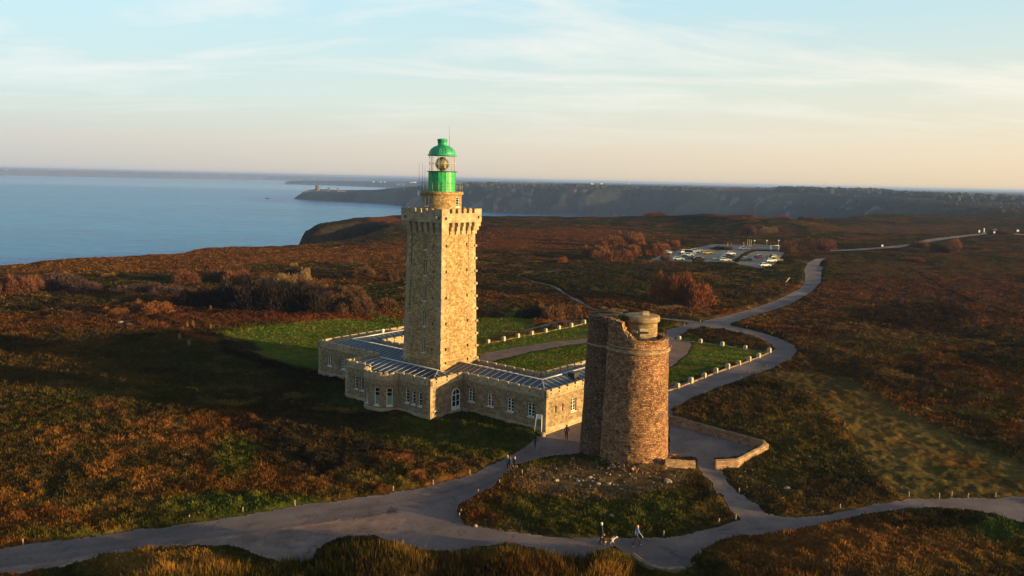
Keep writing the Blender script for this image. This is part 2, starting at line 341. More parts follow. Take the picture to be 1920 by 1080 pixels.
# wobble so that no edge is ruler straight
wx = (fbm(GX, GY, 1.6, 3, 61)-.5)*.9*sst(400, 60, R2); wy = (fbm(GX, GY, 1.6, 3, 67)-.5)*.9*sst(400, 60, R2)
QX, QY = proj(GX+wx, GY+wy, HS)
QX = np.where(GY < 5, -1e4, QX)
QX0, QY0 = proj(GX, GY, HS)
VA = lambda pts: [tuple(p) for p in pts]
ROAD_FRONT = [(-60, 1036), (0, 1028), (100, 1014), (200, 1002), (300, 988), (400, 975), (480, 960), (560, 947), (640, 937), (720, 925), (800, 912), (860, 895), (900, 880), (940, 864), (970, 846), (990, 830), (1005, 818),
    (1023, 817), (1098, 786), (1185, 752), (1256, 728), (1262, 775), (1250, 790), (1252, 838), (1180, 850), (1095, 850), (1030, 856), (985, 868), (962, 872), (945, 890), (925, 915), (890, 930), (866, 945), (858, 965), (872, 984), (950, 997), (1050, 1005), (1180, 1010), (1260, 1008), (1330, 991), (1382, 975),
    (1362, 945), (1342, 920), (1322, 895), (1303, 866), (1303, 858), (1253, 856), (1253, 778), (1330, 800), (1430, 828), (1385, 858), (1338, 860), (1342, 872), (1370, 905), (1400, 935), (1440, 960), (1470, 970), (1510, 968), (1570, 960), (1640, 945), (1700, 935), (1780, 933), (1850, 935), (1990, 920),
    (1990, 998), (1920, 980), (1860, 965), (1800, 955), (1760, 952), (1700, 955), (1620, 965), (1560, 980), (1500, 995), (1460, 1005), (1400, 1008), (1350, 1015), (1322, 1030), (1308, 1045), (1294, 1064), (1270, 1073), (1235, 1070), (1205, 1060), (1175, 1040), (1152, 1025), (1130, 1030), (1100, 1048), (1050, 1045),
    (1000, 1027), (960, 1021), (910, 1024), (850, 1035), (790, 1035), (740, 1020), (700, 1006), (650, 1010), (612, 1020), (592, 1040), (570, 1058), (530, 1055), (480, 1040), (430, 1022), (360, 1022), (270, 1035), (200, 1050), (130, 1063), (0, 1079), (-60, 1086)]
ROAD_BACK = [(1252, 726), (1300, 711), (1360, 690), (1425, 668), (1444, 660), (1452, 654), (1445, 645), (1405, 629), (1352, 617), (1312, 614), (1290, 621), (1268, 634), (1250, 640), (1248, 618), (1272, 612), (1290, 606), (1278, 603), (1236, 600), (1100, 598), (1100, 592), (1236, 595), (1290, 600), (1312, 603), (1350, 594), (1400, 581), (1440, 568), (1480, 551), (1500, 540), (1509, 525), (1507, 505), (1514, 492), (1530, 484.5), (1552, 484),
    (1546, 495), (1541, 510), (1539, 530), (1521, 549), (1482, 571), (1440, 586), (1392, 600), (1368, 609), (1382, 612), (1420, 621), (1462, 634), (1490, 647), (1496, 660), (1482, 675), (1452, 690), (1400, 709), (1350, 726), (1300, 746), (1254, 772)]
def strokes(pts, wd):
    L_, R_ = [], []
    for i, (x, y) in enumerate(pts):
        a, b_ = pts[max(i-1, 0)], pts[min(i+1, len(pts)-1)]; dx, dy = b_[0]-a[0], b_[1]-a[1]; n_ = math.hypot(dx, dy); L_.append((x-dy/n_*wd[i], y+dx/n_*wd[i])); R_.append((x+dy/n_*wd[i], y-dx/n_*wd[i]))
    return L_+R_[::-1]
PATH_BEHIND = strokes([(975, 622), (1010, 613), (1050, 603), (1095, 597)], [1.5, 2.5, 3.5, 4])
TRAIL = strokes([(1185, 589), (1150, 586), (1115, 580), (1098, 572), (1086, 564), (1074, 560), (1062, 552), (1050, 544), (1036, 536), (1010, 530), (990, 524), (974, 519), (986, 515.5), (1010, 511.5), (1040, 508.5), (1070, 506)], [1.2, 1.2, 1.3, 1.8, 3, 2.6, 1.4, 3, 1.6, 1.2, 1, .9, .9, .9, .8, .5])
FAR_ROAD = [(1556, 470), (1600, 468), (1650, 464.5), (1700, 459), (1715, 455), (1740, 449), (1790, 443.5), (1840, 438), (1862, 430), (1872, 430), (1866, 437), (1930, 443), (1930, 441), (1866, 434.6), (1862, 436), (1850, 440.5), (1800, 446.5), (1755, 453), (1722, 459.5), (1700, 464.5), (1650, 468.5), (1600, 471.5), (1556, 473)]
LOT = [(1212, 489), (1235, 480), (1262, 471), (1300, 466), (1335, 457.5), (1400, 459), (1470, 460.5), (1474, 471), (1470, 476), (1452, 497), (1426, 503.5), (1386, 496), (1376, 492), (1290, 491)]
LOT_HOLES = [[(1330, 466), (1345, 462), (1360, 463), (1365, 467), (1345, 470)], [(1375, 489), (1396, 474), (1412, 468), (1470, 468), (1470, 470), (1415, 471), (1403, 476), (1382, 492)], [(1295, 483), (1308, 480), (1322, 488), (1300, 489)]]
COURT_TRACK = [(898, 664), (960, 652), (1030, 641), (1100, 634), (1180, 632), (1256, 634), (1296, 642), (1298, 652), (1286, 668), (1256, 690), (1180, 700), (1180, 640), (1108, 643), (1060, 648), (1000, 660), (940, 674), (898, 684)]
ISLAND_GRAVEL = [(1410, 700), (1500, 690), (1580, 705), (1700, 780), (1940, 880), (1940, 930), (1690, 932), (1640, 900), (1590, 800), (1520, 740)]
LAWN_COURT = [(890, 650), (1094, 604), (1180, 610), (1272, 633), (1442, 660), (1256, 722), (1100, 720), (1000, 720), (890, 690)]
LAWN_LEFT = [(415, 632), (470, 615), (560, 606), (750, 590), (1000, 585), (1000, 622), (900, 645), (760, 680), (610, 700), (560, 690), (500, 675)]
def cellmask(poly, QX=QX, QY=QY): return inpoly(QX, QY, poly)
k_front = cellmask(ROAD_FRONT); k_back = cellmask(ROAD_BACK, QX0+(QX-QX0)*.35, QY0+(QY-QY0)*.35); k_path = cellmask(PATH_BEHIND, QX0, QY0) | cellmask(TRAIL, QX0, QY0); k_far = cellmask(FAR_ROAD, QX0, QY0)
k_lot = cellmask(LOT, QX0, QY0)
for hpoly in LOT_HOLES: k_lot &= ~cellmask(hpoly, QX0, QY0)
k_track = cellmask(COURT_TRACK)
ok = (R2 < 900) & (np.abs(A2) < .69)
for k in (k_front, k_back, k_path, k_far, k_lot, k_track): k &= ok
k_track &= ~k_front & ~k_back
k_back &= ~k_front
k_gravel = k_front & (cellmask([(1200, 770), (1445, 820), (1445, 870), (1420, 990), (1250, 900)]))
k_any = k_front | k_back | k_path | k_far | k_lot | k_track
lawn_mask0 = (cellmask(LAWN_COURT, QX0, QY0) | cellmask(LAWN_LEFT, QX0, QY0)).astype(float)
# ---- colours of the ground cover (albedo)
def C3(r, g, b): return np.array([r, g, b])
n1 = fbm(GX, GY, 30, 4, 101); n2 = fbm(GX, GY, 9, 4, 103); n3 = fbm(GX*.6, GY, 3.2, 4, 107); n4 = fbm(GX, GY, 70, 3, 109)
brown, olive, rust, straw, dark, green = C3(.055, .036, .016), C3(.032, .036, .009), C3(.1, .042, .014), C3(.15, .105, .036), C3(.022, .019, .010), C3(.045, .075, .01)
COL = np.empty(GX.shape+(3,)); COL[:] = brown
def blend(c, w): 
    global COL
    w = np.clip(w, 0, 1)[..., None]; COL = COL*(1-w)+c*w
blend(dark, sst(.46, .6, n2)*.85); blend(olive, sst(.46, .6, n1)*.85); blend(rust, sst(.52, .66, fbm(GX, GY, 18, 4, 113))*.9); blend(straw, sst(.58, .72, n3)*.5)
def blur(a, n):
    for _ in range(n):
        s_ = a.copy(); s_[1:] += a[:-1]; s_[:-1] += a[1:]; s_[:, 1:] += a[:, :-1]; s_[:, :-1] += a[:, 1:]; a = s_/5
    return a
def zone(cx, cy, rx, ry, c, k=1., hard=.5):
    e = np.hypot((QX0-cx)/rx, (QY0-cy)/ry)+(n2-.5)*.5
    blend(c, k*sst(1., hard, e))
zone(520, 590, 330, 18, C3(.115, .034, .018), .85); zone(260, 600, 230, 34, C3(.1, .042, .02), .7)
zone(520, 480, 500, 22, C3(.15, .065, .022), .8); zone(120, 500, 260, 18, C3(.15, .07, .022), .8)
zone(1000, 450, 300, 30, C3(.115, .045, .02), .8); zone(1120, 520, 190, 40, C3(.028, .028, .014), .75)
zone(250, 700, 450, 85, C3(.04, .044, .015), .6); zone(700, 745, 180, 40, C3(.045, .058, .016), .8)
zone(850, 820, 220, 50, C3(.045, .055, .013), .75); zone(650, 860, 180, 45, C3(.03, .022, .012), .7)
zone(180, 870, 300, 90, C3(.04, .032, .013), .85)
blend(C3(.2, .085, .026), sst(.58, .68, fbm(GX, GY, 3.2, 3, 121))*.6*np.exp(-((QX0-170)/260)**4-((QY0-870)/95)**4))
blend(C3(.16, .06, .024), sst(.48, .62, fbm(GX, GY, 4, 3, 122))*.9*np.exp(-((QX0-740)/140)**4-((QY0-885)/30)**4))
zone(460, 950, 210, 30, C3(.05, .07, .015), .7); zone(440, 860, 60, 60, C3(.035, .06, .012), .7); zone(120, 1005, 150, 12, C3(.05, .07, .015), .6)
zone(1450, 830, 190, 110, C3(.055, .047, .016), .85); zone(1580, 870, 80, 60, C3(.03, .032, .012), .6)
zone(1750, 560, 300, 70, C3(.11, .045, .025), .75); zone(1700, 500, 260, 26, C3(.07, .05, .022), .6); zone(1300, 600, 80, 10, C3(.1, .08, .03), .4)
zone(1650, 650, 180, 30, C3(.085, .07, .028), .6)
blend(C3(.125, .09, .038), .6*blur(cellmask(ISLAND_GRAVEL, QX0+(n1-.5)*70, QY0+(n2-.5)*26).astype(float), 14)*sst(.3, .6, n2+.15))
zone(1120, 955, 270, 48, C3(.05, .055, .015), .85); zone(1130, 902, 190, 42, C3(.105, .07, .045), .95, .7)
zone(300, 1075, 190, 50, C3(.15, .085, .03), .8); zone(850, 1060, 280, 30, C3(.085, .06, .02), .8); zone(1600, 1040, 360, 60, C3(.15, .07, .025), .85); zone(1880, 995, 70, 30, C3(.04, .07, .015), .8)
zone(1390, 402, 90, 10, C3(.16, .055, .02), .8); zone(720, 412, 35, 7, C3(.22, .06, .03), .9); zone(1700, 430, 250, 12, C3(.11, .06, .035), .7)
blend(C3(.055, .085, .014)*(.6+.9*n2)[..., None], .9*blur(cellmask(LAWN_LEFT, QX0+(n1-.5)*90+(n3-.5)*40, QY0+(n2-.5)*36).astype(float), 6)); blend(C3(.09, .08, .022), .5*sst(.5, .66, n3)*cellmask(LAWN_LEFT, QX0, QY0))
blend(C3(.05, .076, .012)*(.6+.85*n2)[..., None], .95*cellmask(LAWN_COURT, QX0, QY0)); blend(C3(.1, .085, .025), .55*sst(.5, .64, n3)*cellmask(LAWN_COURT, QX0, QY0)); COL = COL*(1+.45*lawn_mask0)[..., None]
def stroke_zone(pts, wd, c, k): blend(c, k*blur(cellmask(strokes(pts, [wd]*len(pts)), QX0+(n3-.5)*6, QY0+(n2-.5)*6).astype(float), 2))
stroke_zone([(235, 592), (270, 602), (310, 615), (360, 630), (410, 646)], 4, C3(.15, .06, .025), .8); stroke_zone([(420, 660), (470, 678), (520, 690), (570, 700)], 6, C3(.02, .014, .01), .8)
stroke_zone([(1700, 500), (1760, 535), (1820, 565), (1920, 600)], 1.6, C3(.015, .01, .008), .8); stroke_zone([(430, 790), (500, 815), (560, 850), (620, 890), (640, 915)], 12, C3(.016, .013, .009), .75)
stroke_zone([(540, 470), (600, 466), (680, 452), (750, 440)], 1, C3(.02, .015, .01), .7); stroke_zone([(660, 437), (700, 425), (750, 412)], 1., C3(.2, .13, .09), .7); stroke_zone([(1390, 480), (1420, 500), (1450, 520)], 2, C3(.02, .02, .01), .6)
for k in range(26):
    x0, y0 = RNG.uniform(-50, 1950), RNG.uniform(430, 700); d_ = RNG.uniform(60, 170); sl = RNG.uniform(-.15, .25)
    if 380 < x0 < 1500 and y0 > 590: continue
    stroke_zone([(x0, y0), (x0+d_*.5, y0+d_*sl*.5+RNG.uniform(-5, 5)), (x0+d_, y0+d_*sl)], RNG.uniform(1, 3.5)*(y0-380)/150, C3(.02, .017, .01) if k % 3 else C3(.15, .09, .035), .6)
# far country: fields, scrub, rock where it is steep; outermost coast paled in place of haze
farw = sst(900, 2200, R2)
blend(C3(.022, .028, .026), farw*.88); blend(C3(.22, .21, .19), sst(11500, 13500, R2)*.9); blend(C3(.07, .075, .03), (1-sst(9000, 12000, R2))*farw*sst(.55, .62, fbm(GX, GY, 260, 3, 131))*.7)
rk = sst(.995, .93, SS)
blend(C3(.05, .045, .04)*(.5+1.1*fbm(GX, GY, 14, 4, 133))[..., None], rk*(1-farw)); 
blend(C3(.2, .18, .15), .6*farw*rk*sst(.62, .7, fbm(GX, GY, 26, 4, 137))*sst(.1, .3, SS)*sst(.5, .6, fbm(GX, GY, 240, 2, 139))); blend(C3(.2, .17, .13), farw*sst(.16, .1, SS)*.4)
zone(1710, 592, 170, 34, C3(.016, .013, .006), .8); zone(655, 432, 75, 24, C3(.028, .028, .028), .9, .8); zone(720, 411, 32, 6, C3(.2, .06, .03), .9); zone(460, 575, 200, 30, C3(.02, .014, .011), .6)
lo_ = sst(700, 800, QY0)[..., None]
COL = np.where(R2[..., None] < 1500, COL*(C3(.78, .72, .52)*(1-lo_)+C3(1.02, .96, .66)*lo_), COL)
# ---- small relief of the plants themselves
clump = (fbm(GX, GY, 1.1, 3, 151)**1.5)*.6*sst(420, 150, R2)+(fbm(GX, GY, 5, 3, 153)-.3)*.8*sst(60, 150, R2)*sst(2500, 600, R2)
lawn = (cellmask(LAWN_COURT, QX0, QY0) | cellmask(LAWN_LEFT, QX0, QY0) | cellmask(ISLAND_GRAVEL, QX0, QY0)).astype(float)
lawn_flat = np.where(cellmask(ISLAND_GRAVEL, QX0, QY0), .45, .88)
lawn_soft = blur(lawn, 10); bare = np.exp(-((QX0-1135)/165)**4-((QY0-898)/27)**4)+.8*np.exp(-((QX0-1420)/70)**4-((QY0-905)/30)**4)
clump = clump*(1-lawn_flat*lawn_soft)*(1-.75*np.clip(bare, 0, 1))
clump = clump*(SS > .3)+farw*rk*(fbm(GX, GY, 50, 5, 155)-.5)*38*(R2 < 5000)*sst(.12, .4, SS)+(1-farw)*rk*(fbm(GX, GY, 9, 5, 157)-.5)*9
mound = np.zeros(GX.shape)
for (cx, cy, rx, ry, a_) in ((300, 1085, 170, 55, 1.0), (700, 1080, 120, 60, 1.1), (1140, 1078, 50, 40, .6), (1600, 1070, 330, 90, 1.0), (980, 1080, 120, 40, .6), (740, 880, 150, 32, .5), (1250, 930, 70, 25, .2)):
    mound += a_*np.clip(1-np.hypot((QX0-cx)/rx, (QY0-cy)/ry), 0, 1)**.7
# soft distance to paths so that plants rise gradually beside them
soft = k_any.astype(float)
for _ in range(5):
    s_ = soft.copy(); s_[1:] += soft[:-1]; s_[:-1] += soft[1:]; s_[:, 1:] += soft[:, :-1]; s_[:, :-1] += soft[:, 1:]; soft = s_/5
fence = (1-np.clip(soft*2.2, 0, 1)); 
house_flat = np.zeros(GX.shape)
HT = HS+(clump+mound)*fence-.06*k_any
def grid_mesh(name, mask, zoff, Z, mats, colr=None):
    if mask is None: ii, jj = np.meshgrid(np.arange(NR-1), np.arange(NA-1), indexing='ij'); ii = ii.ravel(); jj = jj.ravel()
    else:
        q = k_any; c = mask[:-1, :-1] & q[:-1, :-1] & q[1:, :-1] & q[:-1, 1:] & q[1:, 1:]; ii, jj = np.nonzero(c)
    idx = np.stack([ii*NA+jj, ii*NA+jj+1, (ii+1)*NA+jj+1, (ii+1)*NA+jj], 1)
    used, inv = np.unique(idx.ravel(), return_inverse=True)
    V = np.stack([GX.ravel()[used], GY.ravel()[used], Z.ravel()[used]+zoff], 1)
    return raw_mesh(name, V, inv.reshape(-1, 4), mats, None if colr is None else colr.reshape(-1, 3)[used], True)
def raw_mesh(name, V, Fc, mats, colr=None, smooth=False, parent=None):
    me = bpy.data.meshes.new(name); nf, k = Fc.shape
    me.vertices.add(len(V)); me.vertices.foreach_set('co', V.astype(np.float32).ravel())
    me.loops.add(nf*k); me.loops.foreach_set('vertex_index', Fc.astype(np.int32).ravel())
    me.polygons.add(nf); me.polygons.foreach_set('loop_start', np.arange(0, nf*k, k, dtype=np.int32))
    me.polygons.foreach_set('use_smooth', np.full(nf, smooth))
    for m_ in (mats if isinstance(mats, list) else [mats]): me.materials.append(m_)
    if colr is not None:
        a = me.color_attributes.new('Col', 'FLOAT_COLOR', 'POINT')
        a.data.foreach_set('color', np.concatenate([colr, np.ones((len(colr), 1))], 1).astype(np.float32).ravel())
    me.update(calc_edges=True); me.validate()
    o = bpy.data.objects.new(name, me); col.objects.link(o)
    if parent: o.parent = parent
    return o
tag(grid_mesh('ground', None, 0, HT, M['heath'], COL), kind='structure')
# wear of the tracks: dusty margins, wheel lines, damp patches, cracks
edge = k_any.astype(float)
edge = blur(edge, 7); WEAR = np.ones(GX.shape+(3,)); WEAR *= (.82+.36*fbm(GX, GY, 2.6, 4, 201))[..., None]
WEAR = WEAR*(1+.35*(sst(.98, .72, edge)*sst(.35, .6, fbm(GX, GY, 1.3, 3, 203)))[..., None]*C3(1.1, .95, .75))
def wear(pts, wd, c, n_=1):
    global WEAR
    m_ = blur(cellmask(strokes(pts, [wd]*len(pts)), QX0+(n3-.5)*10, QY0+(n2-.5)*6).astype(float), n_)[..., None]; WEAR = WEAR*(1-m_)+WEAR*c*m_
for off in (0, 16): 
    wear([(-40, 1050+off), (150, 1026+off), (400, 994+off*.9), (640, 958+off*.8), (800, 934+off*.8), (900, 902+off*.8), (970, 868+off*.6)], 2.2, C3(.8, .8, .82), 2)
wear([(-40, 1073), (150, 1049), (300, 1024), (480, 999), (640, 977)], 1.3, C3(1.55, 1.3, 1.1)); wear([(640, 976), (690, 969), (730, 962)], 1.2, C3(.45, .42, .42))
wear([(725, 961), (745, 960)], 3.5, C3(.35, .33, .33)); wear([(790, 922), (830, 924), (845, 921)], 1., C3(.5, .5, .5)); wear([(940, 965), (1000, 990), (1100, 1020), (1200, 1030), (1330, 1010)], 9, C3(1.12, 1.05, 1.), 4)
wear([(1270, 740), (1340, 715), (1420, 690), (1475, 668)], 3, C3(.86, .86, .88), 2); wear([(1110, 1012), (1180, 1030), (1260, 1050)], 6, C3(.88, .9, .95), 4)
for k in range(40):
    x0, y0 = RNG.uniform(0, 1350), RNG.uniform(880, 1060); d_ = RNG.uniform(10, 50); wear([(x0, y0), (x0+d_*.5, y0+RNG.uniform(-3, 3)), (x0+d_, y0-d_*.12)], RNG.uniform(.6, 2.5), C3(.7, .7, .72) if k % 2 else C3(1.25, 1.18, 1.08))
k_verge = k_front & ~k_gravel & cellmask([(-60, 1078), (0, 1069), (150, 1045), (300, 1022), (480, 998), (640, 976), (725, 966), (760, 975), (740, 1000), (650, 1100), (-60, 1100)])
for nm, k, mt in (('road', k_front & ~k_gravel & ~k_verge, 'road'), ('road_verge', k_verge, 'verge'), ('terrace', k_gravel, 'gravel'), ('lane', k_back, 'road'), ('path', k_path, 'gravel'), ('far_road', k_far, 'gravel'), ('car_park', k_lot, 'lot'), ('courtyard_track', k_track, 'track')):
    tag(grid_mesh(nm, k, .012 if nm != 'far_road' else .35, HS, M[mt], WEAR), kind='structure')
def lookup(x, y):
    r = np.hypot(x, y); a = np.arctan2(x, y)
    return np.clip(np.searchsorted(rr, r), 0, NR-1), np.clip(np.searchsorted(az, a), 0, NA-1)
# sea
m, nt, b = new_mat('sea_water'); L = nt.links
b.inputs['Base Color'].default_value = (.006, .23, .42, 1); b.inputs['Roughness'].default_value = .22; b.inputs['Specular IOR Level'].default_value = .16; b.inputs['IOR'].default_value = 1.33
geo = N(nt, 'ShaderNodeNewGeometry')
mp = N(nt, 'ShaderNodeMapping'); mp.inputs['Scale'].default_value = (.6, 1., 1.); L.new(geo.outputs['Position'], mp.inputs['Vector'])
na = N(nt, 'ShaderNodeTexNoise', Scale=.06, Detail=8., Roughness=.65); L.new(mp.outputs[0], na.inputs['Vector'])
nb = N(nt, 'ShaderNodeTexNoise', Scale=.0016, Detail=5., Roughness=.6); mp2 = N(nt, 'ShaderNodeMapping'); mp2.inputs['Scale'].default_value = (.35, 1.5, 1.); L.new(geo.outputs['Position'], mp2.inputs['Vector']); L.new(mp2.outputs[0], nb.inputs['Vector'])
rb = ramp(nt, [(.35, (.12,)*3), (.62, (.34,)*3)]); L.new(nb.outputs['Fac'], rb.inputs[0]); pass
sg = N(nt, 'ShaderNodeSeparateXYZ'); L.new(geo.outputs['Position'], sg.inputs[0]); mr = N(nt, 'ShaderNodeMapRange'); L.new(sg.outputs[1], mr.inputs['Value']); mr.inputs['From Min'].default_value = 5200; mr.inputs['From Max'].default_value = 6300; mr.inputs['To Min'].default_value = 1.; mr.inputs['To Max'].default_value = .12
nc = N(nt, 'ShaderNodeTexNoise', Scale=.035, Detail=9., Roughness=.8); mp3 = N(nt, 'ShaderNodeMapping'); mp3.inputs['Scale'].default_value = (.35, 1., 1.); L.new(geo.outputs['Position'], mp3.inputs['Vector']); L.new(mp3.outputs[0], nc.inputs['Vector'])
rc = ramp(nt, [(.36, (.003, .18, .4)), (.5, (.005, .25, .52)), (.64, (.03, .34, .66))]); L.new(nc.outputs['Fac'], rc.inputs[0])
rd = ramp(nt, [(.35, (.86, .88, .9)), (.65, (1.15, 1.12, 1.1))]); L.new(nb.outputs['Fac'], rd.inputs[0]); mwc = N(nt, 'ShaderNodeMix', data_type='RGBA', blend_type='MULTIPLY'); mwc.inputs[0].default_value = 1
L.new(rc.outputs[0], mwc.inputs[6]); L.new(rd.outputs[0], mwc.inputs[7]); L.new(mwc.outputs[2], b.inputs['Base Color'])
bp = N(nt, 'ShaderNodeBump', Strength=1., Distance=7.0); L.new(na.outputs['Fac'], bp.inputs['Height']); L.new(mr.outputs[0], bp.inputs['Strength'])
ms = N(nt, 'ShaderNodeMapRange'); L.new(sg.outputs[1], ms.inputs['Value']); ms.inputs['From Min'].default_value = 5200; ms.inputs['From Max'].default_value = 6300; ms.inputs['To Min'].default_value = .16; ms.inputs['To Max'].default_value = .8; L.new(ms.outputs[0], b.inputs['Specular IOR Level']); L.new(bp.outputs[0], b.inputs['Normal'])
mb = MB(); mb.face([(-30000, -3000, SEA), (30000, -3000, SEA), (30000, 27500, SEA), (-30000, 27500, SEA)]); tag(mb.build('sea', m, merge=False), kind='structure')
#@@VEG
# ------------------------------------------------------------------ ground cover made of blades (nobody could count it)
def blades(name, n, rmin, rmax, amin, amax, h, w, K, accept, tint, lean=.35, power=1.0, spread=.18):
    u = RNG.random(n)
    r = rmin*(rmax/rmin)**u if power == 1 else np.sqrt(rmin**2+(rmax**2-rmin**2)*u)
    a = np.radians(amin+(amax-amin)*RNG.random(n))
    x = r*np.sin(a); y = r*np.cos(a); i, j = lookup(x, y)
    keep = accept(i, j, x, y) & (fence[i, j] > .25+.4*RNG.random(n))
    x, y, i, j, r = x[keep], y[keep], i[keep], j[keep], r[keep]; n = len(x)
    z = HT[i, j]-.03; base = COL[i, j]
    sz = (.6+.8*RNG.random(n))*(fence[i, j]**.5)*np.clip(r/70, 1, 3)**.5
    c = base*tint[None]*(.78+.5*RNG.random((n, 1)))
    V = np.empty((n, K, 3, 3)); CC = np.empty((n, K, 3, 3))
    for k in range(K):
        t = RNG.random(n)*2*PI; ox = np.cos(t)*spread*sz*RNG.random(n); oy = np.sin(t)*spread*sz*RNG.random(n)
        hh = h*sz*(.6+.6*RNG.random(n)); ww = w*sz*(.6+.8*RNG.random(n))*.5
        t2 = RNG.random(n)*2*PI; dx, dy = np.cos(t2)*ww, np.sin(t2)*ww
        lx, ly = np.cos(t)*lean*hh*RNG.random(n), np.sin(t)*lean*hh*RNG.random(n)
        V[:, k, 0] = np.stack([x+ox-dx, y+oy-dy, z], 1); V[:, k, 1] = np.stack([x+ox+dx, y+oy+dy, z], 1); V[:, k, 2] = np.stack([x+ox+lx, y+oy+ly, z+hh], 1)
        cc = c*(.8+.5*RNG.random((n, 1)))
        CC[:, k, 0] = cc; CC[:, k, 1] = cc; CC[:, k, 2] = cc*1.1
    V = V.reshape(-1, 3); Fc = np.arange(len(V)).reshape(-1, 3)
    return raw_mesh(name, V, Fc, M['tuft'], CC.reshape(-1, 3), False)
nolawn = lambda i, j, x, y: (lawn_soft[i, j] < .2+.6*RNG.random(len(i))) & (bare[i, j] < RNG.random(len(i))) & (SS[i, j] > .95) & ~inhouse(x, y)
BA = -0.6896; BAc, BAs = math.cos(BA), math.sin(BA); BX, BY = 4.071, 89.099
def to_uv(x, y): return (x-BX)*BAc+(y-BY)*BAs, -(x-BX)*BAs+(y-BY)*BAc
def WB(u, v): return BX+u*BAc-v*BAs, BY+u*BAs+v*BAc
def inhouse(x, y):
    u, v = to_uv(x, y)
    return ((u > -40.8) & (u < .3) & (v > -.2) & (v < 17.3)) | ((u > -28.2) & (u < -12.2) & (v > -8) & (v < 1)) | (np.hypot(x-12.65, y-81.4) < 3.6) | (np.hypot(x-10, y-82.3) < 2.6)
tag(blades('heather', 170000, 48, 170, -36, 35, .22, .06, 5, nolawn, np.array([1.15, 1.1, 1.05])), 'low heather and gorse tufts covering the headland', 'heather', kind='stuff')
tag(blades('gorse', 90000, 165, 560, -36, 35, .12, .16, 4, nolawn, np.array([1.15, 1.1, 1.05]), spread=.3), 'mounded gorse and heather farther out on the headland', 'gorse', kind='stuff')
tall = lambda i, j, x, y: (QY0[i, j] > 1000) & ~k_any[i, j] & ~((QX0[i, j] > 1185) & (QX0[i, j] < 1335) & (QY0[i, j] < 1095))
tag(blades('dry_grass', 60000, 38, 58, -36, 35, .75, .06, 6, tall, np.array([1.3, 1.2, 1.1]), lean=.5, power=2), 'tall dry brown grass along the near edge of the track', 'grass', kind='stuff')
law = lambda i, j, x, y: (lawn[i, j] > .5) & ~inhouse(x, y)
tag(blades('short_grass', 45000, 75, 190, -20, 20, .09, .12, 3, law, np.array([1.1, 1.1, 1.]), power=2), 'short green grass of the lawns round the lighthouse', 'grass', kind='stuff')
#@@BUILDINGS
# ------------------------------------------------------------------ keeper's house (local frame: x along the front, y to the back)
ZC, ZT, HZ0 = 4.19, 5.02, -1.0
house = empty('keepers_house', (BX, BY, 0), BA, 'low granite house with battlemented parapets and zinc roofs around the lighthouse foot', 'building')
def window_unit(parent, fn, a, b, c, d, rec=.2, leaves=2, rows=4, lower=False, bar=.045, frm=.085):
    """white casement set back in an opening; fn(s, depth, z)"""
    def bx(mb, s0, s1, d0, d1, z0, z1): mb.box(s0, s1, d0, d1, z0, z1, T=lambda s, dd, z: fn(s, dd, z))
    mb = MB(); e = .004
    bx(mb, a+e, a+frm, rec-.06, rec+.03, c+e, d-e); bx(mb, b-frm, b-e, rec-.06, rec+.03, c+e, d-e)
    bx(mb, a+frm, b-frm, rec-.06, rec+.03, c+e, c+frm*1.3); bx(mb, a+frm, b-frm, rec-.06, rec+.03, d-frm, d-e)
    wd = (b-a)/leaves
    for k in range(1, leaves): bx(mb, a+k*wd-.045, a+k*wd+.045, rec-.065, rec+.02, c+frm*1.3, d-frm)
    for k in range(1, rows):
        z = c+(d-c)*k/rows
        if lower and z < c+(d-c)*.55: continue
        for q in range(leaves): 
            s0 = a+q*wd+(frm if q == 0 else .045); s1 = a+(q+1)*wd-(frm if q == leaves-1 else .045)
            tk = .07 if (lower and z < c+(d-c)*.7) else .03
            bx(mb, s0, s1, rec-.055, rec+.015, z-tk/2, z+tk/2)
    bx(mb, a-.06, b+.06, -.05, rec-.06, c-.09, c-.002)
    f_ = mb.build('window', M['white'], parent)
    mb = MB()
    zm = c+(d-c)*.56
    if lower:
        mb.face([fn(a, rec, c), fn(b, rec, c), fn(b, rec, zm), fn(a, rec, zm)]); p1 = mb.build('curtained_pane', M['pane_teal'], f_); p1['label'] = 'lower pane backed by a pale blue curtain'
        mb = MB(); mb.face([fn(a, rec, zm), fn(b, rec, zm), fn(b, rec, d), fn(a, rec, d)])
    else: mb.face([fn(a, rec, c), fn(b, rec, c), fn(b, rec, d), fn(a, rec, d)])
    mb.build('pane', M['pane'], f_)
    return f_
walls = MB(); plinth = MB(); cornice = MB(); parapet = MB(); merlons = parapet
